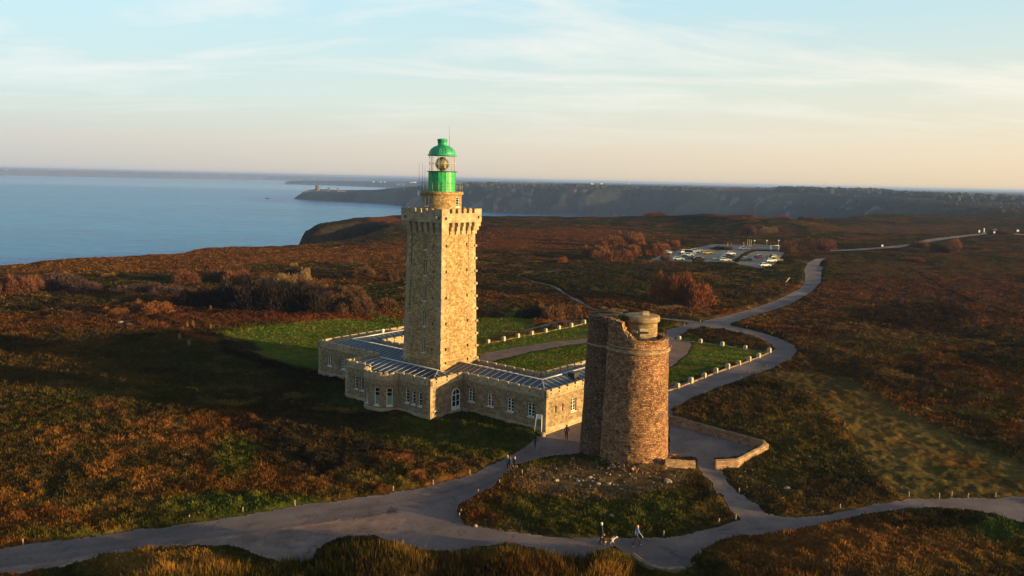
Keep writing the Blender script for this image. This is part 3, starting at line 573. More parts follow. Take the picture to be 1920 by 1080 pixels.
def segment(p, q, wins=(), holes=(), crenel=True, phase=.55, miter0=True, miter1=True, lower=()):
    """outer wall from p to q; the outside is on the right hand of p->q"""
    p = np.array(p, float); q = np.array(q, float); Ls = np.linalg.norm(q-p); d = (q-p)/Ls; n = np.array([d[1], -d[0]])
    def fn(s, dp, z): v = p+d*s-n*dp; return (v[0], v[1], z)
    ops = list(wins)+list(holes)+list(lower)
    wall_face(walls, fn, 0, Ls, HZ0, ZC, [o[:4] for o in ops], .32)
    for o in holes:  # dark back of a slit
        b1 = MB(); b1.face([fn(o[0], .3, o[2]), fn(o[1], .3, o[2]), fn(o[1], .3, o[3]), fn(o[0], .3, o[3])]); b1.build('slit', M['pane'], house)
    for o in wins: window_unit(house, fn, *o[:4], leaves=o[4] if len(o) > 4 else 2, rows=o[5] if len(o) > 5 else 4)
    for o in lower: window_unit(house, fn, *o[:4], leaves=1, rows=4, lower=True)
    # plinth, skipping doors
    cuts = [o for o in ops if o[2] < .5]; xs = [0-.05*miter0]
    for o in sorted(cuts): xs += [o[0], o[1]]
    xs.append(Ls+.05*miter1)
    for a_, b_ in zip(xs[::2], xs[1::2]): plinth.box(a_, b_, -.055, 0, HZ0, .62, T=fn); plinth.face([fn(a_, -.055, .62), fn(b_, -.055, .62), fn(b_, 0, .68), fn(a_, 0, .68)])
    cornice.box(0-.1*miter0, Ls+.1*miter1, -.1, .25, ZC, ZC+.11, T=fn); cornice.box(0-.05*miter0, Ls+.05*miter1, -.05, 0, ZC-.13, ZC, T=fn)
    th = .34; zb, zm = ZC+.11, 4.80
    if not crenel:
        parapet.box(0, Ls, 0, th, zb, zm, T=fn); return fn, Ls
    per = 1.5; nn = max(1, round((Ls-.35)/per)); per = (Ls-.1)/nn
    hs = []; 
    for k in range(nn):
        x0 = .05+per*(k+.5)
        if Ls > 1.4: hs.append((x0-.085, x0+.085, 4.40, 4.64))
    wall_face(parapet, fn, 0, Ls, zb, zm, hs, th)
    def fi(s, dp, z): return fn(Ls-s, th-dp, z)
    wall_face(parapet, fi, 0, Ls, zb, zm, [(Ls-b_, Ls-a_, c_, e_) for a_, b_, c_, e_ in hs], .01)
    parapet.face([fn(0, 0, zm), fn(Ls, 0, zm), fn(Ls, th, zm), fn(0, th, zm)])
    parapet.face([fn(0, th, zb), fn(0, 0, zb), fn(0, 0, zm), fn(0, th, zm)]); parapet.face([fn(Ls, 0, zb), fn(Ls, th, zb), fn(Ls, th, zm), fn(Ls, 0, zm)])
    for k in range(nn+1):
        c_ = .05+per*k; g = .17
        a_, b_ = max(0, c_-per/2+g), min(Ls, c_+per/2-g)
        if b_-a_ < .15: continue
        z1 = ZT-.02+random.uniform(-.012, .012)
        merlons.box(a_, b_, -.012, th+.012, zm, z1-.05, T=fn)
        P8 = [fn(a_, -.012, z1-.05), fn(b_, -.012, z1-.05), fn(b_, th+.012, z1-.05), fn(a_, th+.012, z1-.05)]; Q8 = [fn(a_+.03, .05, z1+.02), fn(b_-.03, .05, z1+.02), fn(b_-.03, th-.05, z1+.02), fn(a_+.03, th-.05, z1+.02)]
        merlons.face(Q8)
        for k2 in range(4): merlons.face([P8[k2], P8[(k2+1) % 4], Q8[(k2+1) % 4], Q8[k2]])
    return fn, Ls
back = MB()
D = 17.0
pt = dict(a=(0, 0), b=(0, D), c=(-6.03, D), d=(-6.03, 6.65), e=(-34.4, 6.65), f=(-34.4, D), g=(-40.4, D), h=(-40.4, 0), i=(-27.8, 0), j=(-27.8, -5.45), k=(-12.58, -5.45), l=(-12.58, 0))
WW = lambda *c: [(x-.5, x+.5, 1.62, 3.2) for x in c]
segment(pt['l'], pt['a'], WW(*[12.58-11.2, 12.58-8.18, 12.58-5.15, 12.58-2.15]))
segment(pt['a'], pt['b'], WW(5.25, 9.5, 13.5), [(1.68, 1.94, 2.1, 2.95), (3.0, 3.26, 2.1, 2.95)])
segment(pt['b'], pt['c'], WW(3.)); segment(pt['c'], pt['d'], WW(3, 7)); segment(pt['d'], pt['e'], WW(3, 7, 21, 25)); segment(pt['e'], pt['f'], WW(3, 7))
segment(pt['f'], pt['g'], WW(3.)); segment(pt['g'], pt['h'], WW(4, 8.5, 13)); segment(pt['h'], pt['i'], WW(40.4-37.98, 40.4-34.98, 8.6))
segment(pt['i'], pt['j'], WW(2.7))
n3w = lambda *c: [(x-.32, x+.32, 1.56, 3.17, 1, 4) for x in c]
# front of the projecting block with its bow
bc, brx, bry = -20.65, 2.62, 1.98
segment(pt['j'], (bc-brx, -5.45), n3w(27.8-25.7, 27.8-24.58, 27.8-23.48), miter1=False)
segment((bc+brx, -5.45), pt['k'], n3w(18.03-16.47, 18.03-15.36, 18.03-14.3), miter0=False)
ang = [-PI/2-PI/2+PI*k/9 for k in range(10)]
bp_ = [(bc+brx*math.cos(t), -5.45+bry*math.sin(t)) for t in ang]
for k in range(9):
    Lk = math.dist(bp_[k], bp_[k+1])
    segment(bp_[k], bp_[k+1], lower=[(Lk/2-.36, Lk/2+.36, .98, 3.17)] if k in (1, 3, 5, 7) or k == 9 else [], miter0=False, miter1=False)
fnk, Lk = segment(pt['k'], pt['l'], [(.73, 1.07, 1.2, 2.5, 1, 3)], [])
# arched entrance door on the side of the block (built proud-free inside its own opening)
def door_unit(fn, a, b):
    zs, r = 2.45, (b-a)/2; cx = (a+b)/2
    mb = MB(); nseg = 12
    mb.box(a, b, -.02, .04, -.2, .12, T=fn)
    mb.box(a+.1, b-.1, -.045, -.005, .12, 1.02, T=fn)
    for s0, s1 in ((a, a+.1), (b-.1, b), (cx-.05, cx+.05)): mb.box(s0, s1, -.06, -.004, .12, zs, T=fn)
    mb.box(a, b, -.065, -.004, zs, zs+.1, T=fn); mb.box(a+.1, b-.1, -.06, -.004, 1.02, 1.12, T=fn); mb.box(a+.1, b-.1, -.055, -.004, 1.72, 1.76, T=fn)
    mb.box(cx-.025, cx+.025, -.055, -.004, zs+.1, zs+r-.09, T=fn)
    for k in range(nseg):
        t0, t1 = PI*k/nseg, PI*(k+1)/nseg
        o0 = (cx+r*math.cos(t0), zs+.1+r*math.sin(t0)); o1 = (cx+r*math.cos(t1), zs+.1+r*math.sin(t1)); i0 = (cx+(r-.1)*math.cos(t0), zs+.1+(r-.1)*math.sin(t0)); i1 = (cx+(r-.1)*math.cos(t1), zs+.1+(r-.1)*math.sin(t1))
        mb.face([fn(o0[0], -.07, o0[1]), fn(i0[0], -.07, i0[1]), fn(i1[0], -.07, i1[1]), fn(o1[0], -.07, o1[1])]); mb.face([fn(o0[0], -.07, o0[1]), fn(o1[0], -.07, o1[1]), fn(o1[0], 0, o1[1]), fn(o0[0], 0, o0[1])]); mb.face([fn(i0[0], -.07, i0[1]), fn(i1[0], -.07, i1[1]), fn(i1[0], 0, i1[1]), fn(i0[0], 0, i0[1])])
    o = mb.build('door', M['white'], house)
    mb = MB(); mb.face([fn(a+.08, -.012, 1.05), fn(b-.08, -.012, 1.05), fn(b-.08, -.012, zs), fn(a+.08, -.012, zs)])
    mb.face([fn(cx+(r-.08)*math.cos(PI*k/nseg), -.012, zs+.1+(r-.08)*math.sin(PI*k/nseg)) for k in range(nseg+1)])
    mb.build('fanlight_pane', M['pane'], o)
    mb = MB(); mb.box(cx+.07, cx+.1, -.12, -.06, 1.0, 1.16, T=fn); mb.build('handle', M['dark_metal'], o)
door_unit(fnk, 3.5, 4.92)
walls.build('wall', M['granite_house'], house); plinth.build('plinth', M['dressed'], house); cornice.build('cornice', M['dressed'], house)
parapet.build('battlemented_parapet', M['dressed'], house)
# quoins, a hair proud of the wall
for (cx, cy), sx_, sy_ in (((0, 0), -1, 1), ((-12.58, -5.45), -1, 1), ((-27.8, -5.45), 1, 1), ((-40.4, 0), 1, 1)):
    z = .68; k = 0; mb = MB()
    while z < ZC-.45:
        lx = .62 if k % 2 else .36; ly = .36 if k % 2 else .62
        x0, x1 = sorted((cx-sx_*.016, cx+sx_*lx)); y0, y1 = sorted((cy-sy_*.016, cy+sy_*ly))
        mb.box(x0, x1, y0, y1, z+.006, z+.29); z += .3; k += 1
    mb.build('quoin', M['dressed'], house)
# roofs: mitred hips of standing-seam zinc
roof = MB(); seams = MB(); ridge = MB(); EZ, RZ = 4.42, 5.12
def slope(e0, e1, r1, r0, step=.95, seam=True, w_=.11):
    """eave e0->e1 , ridge r0->r1 (3D)"""
    pts = [e0, e1, r1, r0]; roof.face(pts)
    if not seam: return
    e0, e1, r1, r0 = (np.array(v, float) for v in pts)
    d = e1-e0; Ls = np.linalg.norm(d); d /= Ls; nrm = np.cross(e1-e0, r0-e0); nrm /= np.linalg.norm(nrm); nrm *= np.sign(nrm[2])
    upv = np.cross(nrm, d); upv *= np.sign(upv[2]); hgt = (r0-e0)@upv; a0 = (r0-e0)@d; a1 = (r1-e0)@d
    s = step*.5
    while s < Ls:
        # length up the slope limited by the hips
        t = 1.
        if a0 > .01 and s < a0: t = s/a0
        if a1 < Ls-.01 and s > a1: t = min(t, (Ls-s)/(Ls-a1))
        if t > .06:
            b0 = e0+d*(s-w_/2); b1 = e0+d*(s+w_/2); tv = upv*hgt*t
            q = [b0, b1, b1+tv, b0+tv]; qq = [v+nrm*.035 for v in q]
            seams.face(qq); seams.face([q[0], q[1], qq[1], qq[0]]); seams.face([q[1], q[2], qq[2], qq[1]]); seams.face([q[3], q[0], qq[0], qq[3]])
        s += step
i_ = .34; Wd = 6.34
# right wing leg and main bar
slope((-12.9, i_, EZ), (-i_, i_, EZ), (-3.2, 3.3, RZ), (-12.9, 3.3, RZ), .98)
slope((-i_, i_, EZ), (-i_, D-i_, EZ), (-3.2, D-3.2, RZ), (-3.2, 3.3, RZ), .98)
slope((-i_, D-i_, EZ), (-5.7, D-i_, EZ), (-3.2, D-3.2, RZ), (-3.2, D-3.2, RZ), .98)
slope((-5.7, D-i_, EZ), (-5.7, 6.35, EZ), (-3.2, 3.3, RZ), (-3.2, D-3.2, RZ), .98)
slope((-5.7, 6.35, EZ), (-34.7, 6.35, EZ), (-37.2, 3.3, RZ), (-3.2, 3.3, RZ), .98, w_=.05)
slope((-34.7, 6.35, EZ), (-34.7, D-i_, EZ), (-37.2, D-3.2, RZ), (-37.2, 3.3, RZ), .98, w_=.05)
slope((-34.7, D-i_, EZ), (-40.06, D-i_, EZ), (-37.2, D-3.2, RZ), (-37.2, D-3.2, RZ), .98, w_=.05)
slope((-40.06, D-i_, EZ), (-40.06, i_, EZ), (-37.2, 3.3, RZ), (-37.2, D-3.2, RZ), .98, w_=.05)
slope((-40.06, i_, EZ), (-12.9, i_, EZ), (-12.9, 3.3, RZ), (-37.2, 3.3, RZ), .8, w_=.045)
# block roof
slope((-27.46, -5.1, EZ), (-12.92, -5.1, EZ), (-15.1, -1.7, RZ-.05), (-25.3, -1.7, RZ-.05), 1.02, w_=.09)
slope((-12.92, -5.1, EZ), (-12.92, .3, EZ), (-15.1, -1.7, RZ-.05), (-15.1, -1.7, RZ-.05), 1.02)
slope((-12.92, .3, EZ), (-27.46, .3, EZ), (-25.3, -1.7, RZ-.05), (-15.1, -1.7, RZ-.05), 1.02, w_=.04)
slope((-27.46, .3, EZ), (-27.46, -5.1, EZ), (-25.3, -1.7, RZ-.05), (-25.3, -1.7, RZ-.05), 1.02, w_=.04)
roof.face([(x, y if k in (0,) else y, 4.36) for k, (x, y) in enumerate([(bc-brx*.98, -5.2)]+[(bc+(brx-.3)*math.cos(t), -5.45+(bry-.3)*math.sin(t)) for t in ang]+[(bc+brx*.98, -5.2)])])
for a_, b_ in (((-12.9, 3.3), (-3.2, 3.3)), ((-3.2, 3.3), (-3.2, D-3.2)), ((-37.2, 3.3), (-12.9, 3.3)), ((-37.2, 3.3), (-37.2, D-3.2))): ridge.tube((*a_, RZ+.02), (*b_, RZ+.02), .09, n=6)
ridge.tube((-25.3, -1.7, RZ-.03), (-15.1, -1.7, RZ-.03), .1, n=6)
for a_, b_ in (((-i_, i_, EZ), (-3.2, 3.3, RZ)), ((-12.92, -5.1, EZ), (-15.1, -1.7, RZ-.05)), ((-27.46, -5.1, EZ), (-25.3, -1.7, RZ-.05)), ((-40.06, i_, EZ), (-37.2, 3.3, RZ))): ridge.tube(a_, b_, .06, n=6)
r_ = roof.build('roof', M['zinc'], house); seams.build('standing_seam', M['zinc_light'], r_); ridge.build('ridge_cap', M['zinc_light'], r_)
mb = MB(); mb.box(-2.6, -1.7, 7.6, 8.5, 4.7, 5.35); mb.box(-2.65, -1.65, 7.55, 8.55, 5.35, 5.42); mb.build('roof_hatch', M['dark_metal'], r_)
mb = MB(); mb.lathe([(.22, 4.9), (.2, 5.5), (.3, 5.55), (.05, 5.75), (0, 5.76)], -37.6, 9.5, 12); mb.build('roof_vent', M['white'], r_)

# ------------------------------------------------------------------ lighthouse
lx, ly = WB(-19.57, 3.18)
lh = empty('lighthouse', (lx, ly, 0), BA, 'tall square granite lighthouse tower with battlemented gallery and bright green lantern', 'lighthouse')
def hw(z): return 3.32+(2.985-3.32)*(z-4.6)/(21.1-4.6)
SD = [((0, -1), (1, 0)), ((1, 0), (0, 1)), ((0, 1), (-1, 0)), ((-1, 0), (0, -1))]
wall = MB()
slits = [(19.23, 21.0), (16.05, 18.0), (12.87, 14.87), (9.7, 11.6), (6.4, 8.4)]
for si, (n_, d_) in enumerate(SD):
    def fn(s, dp, z, n_=n_, d_=d_):
        h = hw(z); return (n_[0]*(h-dp)+d_[0]*s*h/3.15, n_[1]*(h-dp)+d_[1]*s*h/3.15, z)
    ops = []
    if si in (0, 2): ops = [(.12, .56, a, b) for a, b in slits]; vents = [(1.62, 1.86, z, z+.32) for z in (19.65, 16.45, 13.2, 10.0, 6.8)]
    elif si == 1: vents = [(s_-.14, s_+.14, z-.2, z+.2) for s_ in (-2.28, 1.52) for z in (19.85, 16.65, 13.45, 10.27, 7.08, 5.32)]
    else: vents = [(s_-.14, s_+.14, z-.2, z+.2) for s_ in (-1.5, 1.5) for z in (19.85, 13.45, 7.08)]
    wall_face(wall, fn, -3.15, 3.15, 0, 21.12, ops+vents, .34)
    for o in vents: bk = MB(); bk.face([fn(o[0], .32, o[2]), fn(o[1], .32, o[2]), fn(o[1], .32, o[3]), fn(o[0], .32, o[3])]); bk.build('vent_opening', M['pane'], lh)
    for o in ops: 
        window_unit(lh, fn, *o, rec=.24, leaves=1, rows=5, bar=.03, frm=.07)
    # corner stones and put-log blocks
    z = 4.9; k = 0; qs = {-1: MB(), 1: MB()}
    while z < 20.9:
        lw = .85 if k % 2 == si % 2 else .5
        for sg in (-1, 1):
            lw2 = lw if sg > 0 else (1.35-lw)
            a_, b_ = (3.15-lw2, 3.15+.01) if sg > 0 else (-3.15-.01, -3.15+lw2)
            qs[sg].box(a_, b_, -.014, .0, z+.006, z+.385, T=fn)
        z += .395; k += 1
    for q_ in qs.values(): q_.build('quoin', M['dressed'], lh)
    for k in range(11):
        z = 5.1+1.6*k
        if z < 20.8: put = MB(); put.box(2.95, 3.35, -.16, -.014, z, z+.28, T=fn); put.build('projecting_stone', M['dressed'], lh)
w_ = wall.build('tower_wall', M['granite'], lh); 
# corbels and gallery
GH, ZG0, ZG1, ZGT = 3.54, 22.62, 23.75, 24.28
cb = MB(); gal = MB(); mer = gal; h0 = hw(21.12)
cb.box(-h0+.02, h0-.02, -h0+.02, h0-.02, 21.0, 22.66)
for si, (n_, d_) in enumerate(SD):
    def fn(s, dp, z, n_=n_, d_=d_): return (n_[0]*(GH-dp)+d_[0]*s, n_[1]*(GH-dp)+d_[1]*s, z)
    off = GH-h0
    pier = [(-GH, -GH+1.31)]+[(-GH+1.31+.58+k*1.0, -GH+1.31+1.0+k*1.0) for k in range(4)]+[(GH-1.22, GH)]
    for a_, b_ in pier:
        ca, cb_ = (a_ == -GH), (b_ == GH)
        for k, (za, zb, pr) in enumerate(((21.15, 21.6, off*.72), (21.6, 22.1, off*.4), (22.1, ZG0, off*.12))):
            cb.box(a_+(pr if ca else 0)-(0.0), b_-(pr if cb_ else 0), pr+.001*si, off+.1, za, zb+.0, T=fn)
    hs = [(-GH+.52, -GH+.86, 23.0, 23.34), (GH-.75, GH-.41, 23.05, 23.39)]
    wall_face(gal, fn, -GH, GH, ZG0, ZG1, hs, .32)
    gal.box(-GH+.36, GH-.36, .355, .36, ZG0, ZG1, T=fn)
    gal.face([fn(-GH, 0, ZG1), fn(GH, 0, ZG1), fn(GH-.36, .36, ZG1), fn(-GH+.36, .36, ZG1)])
    gal.face([fn(-GH, 0, ZG0), fn(GH, 0, ZG0), fn(GH-1, 1, ZG0), fn(-GH+1, 1, ZG0)])
    gaps = [(-GH+1.31+k*1.0, -GH+1.31+.46+k*1.0) for k in range(5)]
    xs = [-GH]+[v for g in gaps for v in g]+[GH]
    for a_, b_ in zip(xs[::2], xs[1::2]):
        if b_-a_ > .1: mer.box(a_ if a_ > -GH else a_+.37*(si % 2), b_ if b_ < GH else b_-.37*(si % 2), 0.0, .36, ZG1, ZGT, T=fn)
    for a_, b_ in gaps: mer.box(a_+.02, b_-.02+.5, -.03, 0, ZG1-.42, ZG1-.34, T=fn)
cb.build('corbel', M['dressed'], lh); g_ = gal.build('gallery', M['dressed'], lh)
mb = MB(); mb.face([(-3.2, -3.2, 23.3), (3.2, -3.2, 23.3), (3.2, 3.2, 23.3), (-3.2, 3.2, 23.3)]); mb.build('gallery_floor', M['dressed'], lh)
mb = MB(); mb.tube((2.72, -3.62, 23.1), (2.72, -3.62, 23.42), .14, .14, 10); mb.tube((2.72, -3.56, 23.26), (2.72, -3.4, 23.26), .04); fl = mb.build('floodlight', M['white'], lh)
# drum
mb = MB(); wa = [(-.56-.0, 0), (.0, 0)]
dr = MB()
# camera-side windows of the drum at +-47 degrees round the axis facing the camera
caz = math.atan2(-ly, -lx)-BA
wts = [caz-.86, caz+.92, caz+PI-.86, caz+PI+.92]
nD = 72
for k in range(nD):
    t0 = 2*PI*k/nD; t1 = t0+2*PI/nD; tm = (t0+t1)/2
    iw = any(abs((tm-t+PI) % (2*PI)-PI) < .135 for t in wts)
    for z0, z1 in ((23.3, 24.55), (24.55, 25.65), (25.65, 25.9)):
        if iw and z0 == 24.55: continue
        r = 2.47; dr.face([(r*math.cos(t0), r*math.sin(t0), z0), (r*math.cos(t1), r*math.sin(t1), z0), (r*math.cos(t1), r*math.sin(t1), z1), (r*math.cos(t0), r*math.sin(t0), z1)], [(t0*r, z0), (t1*r, z0), (t1*r, z1), (t0*r, z1)])
dr.build('watch_room', M['granite'], lh)
for t in wts:
    c_, s_ = math.cos(t), math.sin(t)
    def fn(s, dp, z, c_=c_, s_=s_): return (c_*(2.44-dp)-s_*s, s_*(2.44-dp)+c_*s, z)
    window_unit(lh, fn, -.36, .36, 24.5, 25.7, rec=.1, leaves=1, rows=4)
mb = MB(); mb.lathe([(2.47, 25.88), (2.66, 25.95), (2.7, 26.25), (2.62, 26.32), (0, 26.32)], n=48); mb.build('drum_cornice', M['granite'], lh)
lan = MB(); lan.lathe([(1.69, 26.3), (1.69, 28.7)], n=24, smooth=False); lan.lathe([(1.72, 27.45), (1.74, 27.5), (1.72, 27.55)], n=24)
for k in range(12): t = 2*PI*k/12; lan.box(1.68, 1.73, -.025, .025, 26.32, 28.7, T=lambda x, y, z, t=t: (x*math.cos(t)-y*math.sin(t), x*math.sin(t)+y*math.cos(t), z))
lb = lan.build('lantern_base', M['green'], lh)
mb = MB(); mb.lathe([(1.6, 28.7), (1.9, 28.72), (1.9, 28.8), (1.6, 28.82)], n=36); mb.build('catwalk', M['dark_metal'], lb)
for k in range(3): pass
gz = MB(); gz.lathe([(1.6, 28.8), (1.6, 30.7)], n=24, smooth=False); go = gz.build('lantern_glazing', M['lantern_glass'], lh)
mu = MB()
for k in range(12):
    t = 2*PI*k/12; mu.tube((1.62*math.cos(t), 1.62*math.sin(t), 28.8), (1.62*math.cos(t), 1.62*math.sin(t), 30.72), .03, n=5)
for z in (29.75,):
    for k in range(24): t0 = 2*PI*k/24; t1 = 2*PI*(k+1)/24; mu.tube((1.62*math.cos(t0), 1.62*math.sin(t0), z), (1.62*math.cos(t1), 1.62*math.sin(t1), z), .025, n=4)
mu.build('glazing_bar', plain('cream_bar', (.5, .45, .3)), go)
le = MB(); prof = []
for k in range(19):
    t = -PI/2+PI*k/18; r = .84*math.cos(t)*(1 if k % 2 else .93); prof.append((max(r, 0), 29.72+.84*math.sin(t)))
le.lathe(prof, n=28); le.lathe([(.3, 28.4), (.3, 28.9)], n=12); le.build('fresnel_lens', M['lens'], lh)
dm = MB(); dm.lathe([(1.6, 30.68), (1.8, 30.7), (1.82, 30.82), (1.66, 30.9)]+[(1.66*math.cos(t), 30.9+1.12*math.sin(t)) for t in np.linspace(.05, 1.2, 9)]+[(.58, 31.96), (.58, 32.55), (.66, 32.58), (.66, 32.66), (.5, 32.78), (0, 32.82)], n=40)
do = dm.build('dome', M['green_dome'], lh)
ld = MB()
for k in range(12):
    t = 2*PI*k/12
    for q in range(6):
        u0, u1 = .05+1.15*q/6, .05+1.15*(q+1)/6; r0, r1 = 1.675*math.cos(u0), 1.675*math.cos(u1)
        ld.tube((r0*math.cos(t), r0*math.sin(t), 30.9+1.13*math.sin(u0)), (r1*math.cos(t), r1*math.sin(t), 30.9+1.13*math.sin(u1)), .018, n=4)
ld.build('dome_rib', M['green_dome'], do)
ld = MB(); t = caz+.25
pr = [(1.8, 30.85), (1.62, 31.25), (1.3, 31.65), (.95, 31.92), (.66, 32.0), (.64, 32.5)]
def lp(r, z, s): return ((r+.06)*math.cos(t)-s*math.sin(t), (r+.06)*math.sin(t)+s*math.cos(t), z+.04)
for (r0, z0), (r1, z1) in zip(pr[:-1], pr[1:]):
    for s in (-.16, .16): ld.tube(lp(r0, z0, s), lp(r1, z1, s), .022, n=4)
    for q in (0, .5): ld.tube(lp(r0+(r1-r0)*q, z0+(z1-z0)*q, -.16), lp(r0+(r1-r0)*q, z0+(z1-z0)*q, .16), .018, n=4)
ld.build('dome_ladder', M['green'], do)
rl = MB()
for k in range(20):
    t = 2*PI*k/20; t1 = 2*PI*(k+1)/20; R_ = 2.55
    rl.tube((R_*math.cos(t), R_*math.sin(t), 26.3), (R_*math.cos(t), R_*math.sin(t), 27.4), .022, n=5)
    for z in (26.7, 27.05, 27.4): rl.tube((R_*math.cos(t), R_*math.sin(t), z), (R_*math.cos(t1), R_*math.sin(t1), z), .016, n=4)
rl.build('railing', M['rail'], lh)
def from_px(z, px):  # local x,y on the camera-facing side at a lateral offset in pixels
    s = (px-829.3)/15.3; return (-math.sin(caz)*-s*-1*-1 if False else math.cos(caz+PI/2)*s, math.sin(caz+PI/2)*s)
for px_, z0, z1 in ((842.5, 31.2, 34.4), (786, 26.0, 29.7), (792, 26.2, 29.8), (797, 26.3, 29.5), (761.5, 24.3, 27.2)):
    x, y = from_px(z0, px_); a = MB(); 
    if px_ < 770: x, y = -3.3, -3.3
    a.tube((x, y, z0), (x, y, (z0+z1)/2), .035, .025, 5); a.tube((x, y, (z0+z1)/2), (x, y, z1), .022, .012, 5)
    if z0 > 30: a.tube((x, y, z0), (x*.6, y*.6, z0+.1), .02, n=4); a.tube((x, y, z0+.7), (x, y, z0+1.0), .05, n=6)
    elif z0 < 26.5 and px_ > 770: a.tube((x, y, z0+.2), (x*.75, y*.75, z0+.2), .03, n=4)
    a.build('antenna', M['rail'], lh)
x, y = from_px(26, 788); mb = MB(); mb.box(x-.2, x+.2, y-.25, y+.25, 25.75, 26.35); mb.build('equipment_box', M['white'], lh)
mb = MB(); mb.tube((3.35*.97, 1.85, 4.8), (3.0, 1.75, 21.1), .022, n=4); mb.tube((-2.2, -3.36, 11.6), (-2.15, -3.2, 15.4), .03, n=4); mb.tube((-2.1, -3.2, 17.4), (-2.1, -3.04, 21.1), .03, n=4); mb.build('conductor_cable', M['dark_metal'], lh)

# ------------------------------------------------------------------ ruined old tower
OX, OY = 12.65, 81.35
ot = empty('ruined_tower', (OX, OY, 0), 0, 'ruined round reddish stone watch tower with broken parapet and small turret on top', 'tower')
af = math.atan2(-OY, -OX)   # direction to the camera
def rad(z): return 3.5-.5*(z/12.8)
def rough(t, z, k=1.): return k*(.09*math.sin(5*t+z*.9)+.06*math.sin(11*t-2.3*z)+.05*math.sin(23*t+5.1*z))*.5
def shell(mb, cx, cy, rf, z0, z1, n=120, nz=40, ph=0, rr_=.02):
    for i in range(nz):
        a_, b_ = z0+(z1-z0)*i/nz, z0+(z1-z0)*(i+1)/nz
        for k in range(n):
            t0, t1 = 2*PI*k/n, 2*PI*(k+1)/n
            def q(t, z): r = rf(z)+rough(t+ph, z)*.55+rr_*math.sin(37*t+z*13)*math.sin(9*z+7*t); return (cx+r*math.cos(t), cy+r*math.sin(t), z)
            mb.face([q(t0, a_), q(t1, a_), q(t1, b_), q(t0, b_)], [(t0*3.3, a_), (t1*3.3, a_), (t1*3.3, b_), (t0*3.3, b_)], True)
mb = MB(); shell(mb, 0, 0, lambda z: rad(z)+.25*max(0, 1-(z+.3)/1.2)**2, -.8, 11.45); mb.build('main_wall', M['rubble'], ot)
mb = MB(); tz0 = lambda z: 2.5-.5*(z/14.2)
TCX, TCY = -2.75, 1.9
shell(mb, TCX, TCY, tz0, -.8, 14.25, n=90, nz=46, ph=2.); mb.build('stair_turret', M['rubble_shaded'], ot)
mb = MB(); mb.lathe([(2.02, 14.2), (2.08, 14.3), (2.06, 14.62), (1.9, 14.68), (1.2, 14.8), (0, 14.86)], TCX, TCY, 40, smooth=False); mb.build('stair_turret_cap', M['rubble_shaded'], ot)
# ring moulding
def ring(mb, prof, cx=0, cy=0, a0=0, a1=2*PI, n=72): mb.lathe(prof, cx, cy, n, a0, a1)
mb = MB(); ring(mb, [(3.0, 11.4), (3.16, 11.46), (3.27, 11.6), (3.25, 11.78), (3.06, 11.86)]); ring(mb, [(3.03, 11.98), (3.1, 12.02), (3.1, 12.12), (3.02, 12.16)]); ring(mb, [(2.1, 11.55), (2.2, 11.6), (2.2, 11.75), (2.1, 11.8)], TCX, TCY)
mb.build('string_course', M['wall_stone'], ot)
# parapet with its broken high part on the left
pa = MB(); nP = 110
def ptop(t):
    rel = -((t-af+PI) % (2*PI)-PI)    # positive = left of the camera axis
    base = 12.86+.03*math.sin(17*t)
    if rel < -.02 and rel > -1.9: return base
    j = .12*math.sin(19*t)+.09*math.sin(41*t)
    if rel <= -1.9: return base+min(1.2, max(0, (-2.75-rel)*3.))+j*.3
    up = [(-.02, 12.86), (.14, 12.9), (.18, 13.12), (.32, 13.2), (.38, 13.45), (.49, 13.7), (.55, 14.45), (.62, 14.6), (3.2, 14.6)]
    for (r0, z0), (r1, z1) in zip(up[:-1], up[1:]):
        if r0 <= rel <= r1: return z0+(z1-z0)*(rel-r0)/(r1-r0)+j*.5*(rel > .1)
    return 14.5
for k in range(nP):
    t0, t1 = 2*PI*k/nP, 2*PI*(k+1)/nP
    z0_, z1_ = ptop(t0), ptop(t1)
    def q(r, t, z): return (r*math.cos(t), r*math.sin(t), z)
    ro, ri = 3.02, 2.5
    for a_, b_, f0, f1 in ((0, .35, 0, 0), (.35, .7, 0, 0), (.7, 1., 0, 0)):
        za0, za1 = 11.8+(z0_-11.8)*a_, 11.8+(z1_-11.8)*a_; zb0, zb1 = 11.8+(z0_-11.8)*b_, 11.8+(z1_-11.8)*b_
        rn0, rn1, rm0, rm1 = (ro+rough(t0, za0)*.5, ro+rough(t1, za1)*.5, ro+rough(t0, zb0)*.5, ro+rough(t1, zb1)*.5)
        pa.face([q(rn0, t0, za0), q(rn1, t1, za1), q(rm1, t1, zb1), q(rm0, t0, zb0)], [(t0*3, za0), (t1*3, za1), (t1*3, zb1), (t0*3, zb0)])
        pa.face([q(ri, t0, za0), q(ri, t0, zb0), q(ri, t1, zb1), q(ri, t1, za1)], [(t0*3, za0), (t0*3, zb0), (t1*3, zb1), (t1*3, za1)])
    pa.face([q(ro+rough(t0, z0_)*.5, t0, z0_), q(ro+rough(t1, z1_)*.5, t1, z1_), q(ri, t1, z1_), q(ri, t0, z0_)], [(t0*3, 0), (t1*3, 0), (t1*3, .5), (t0*3, .5)])
pa.build('parapet', M['rubble'], ot)
mb = MB()
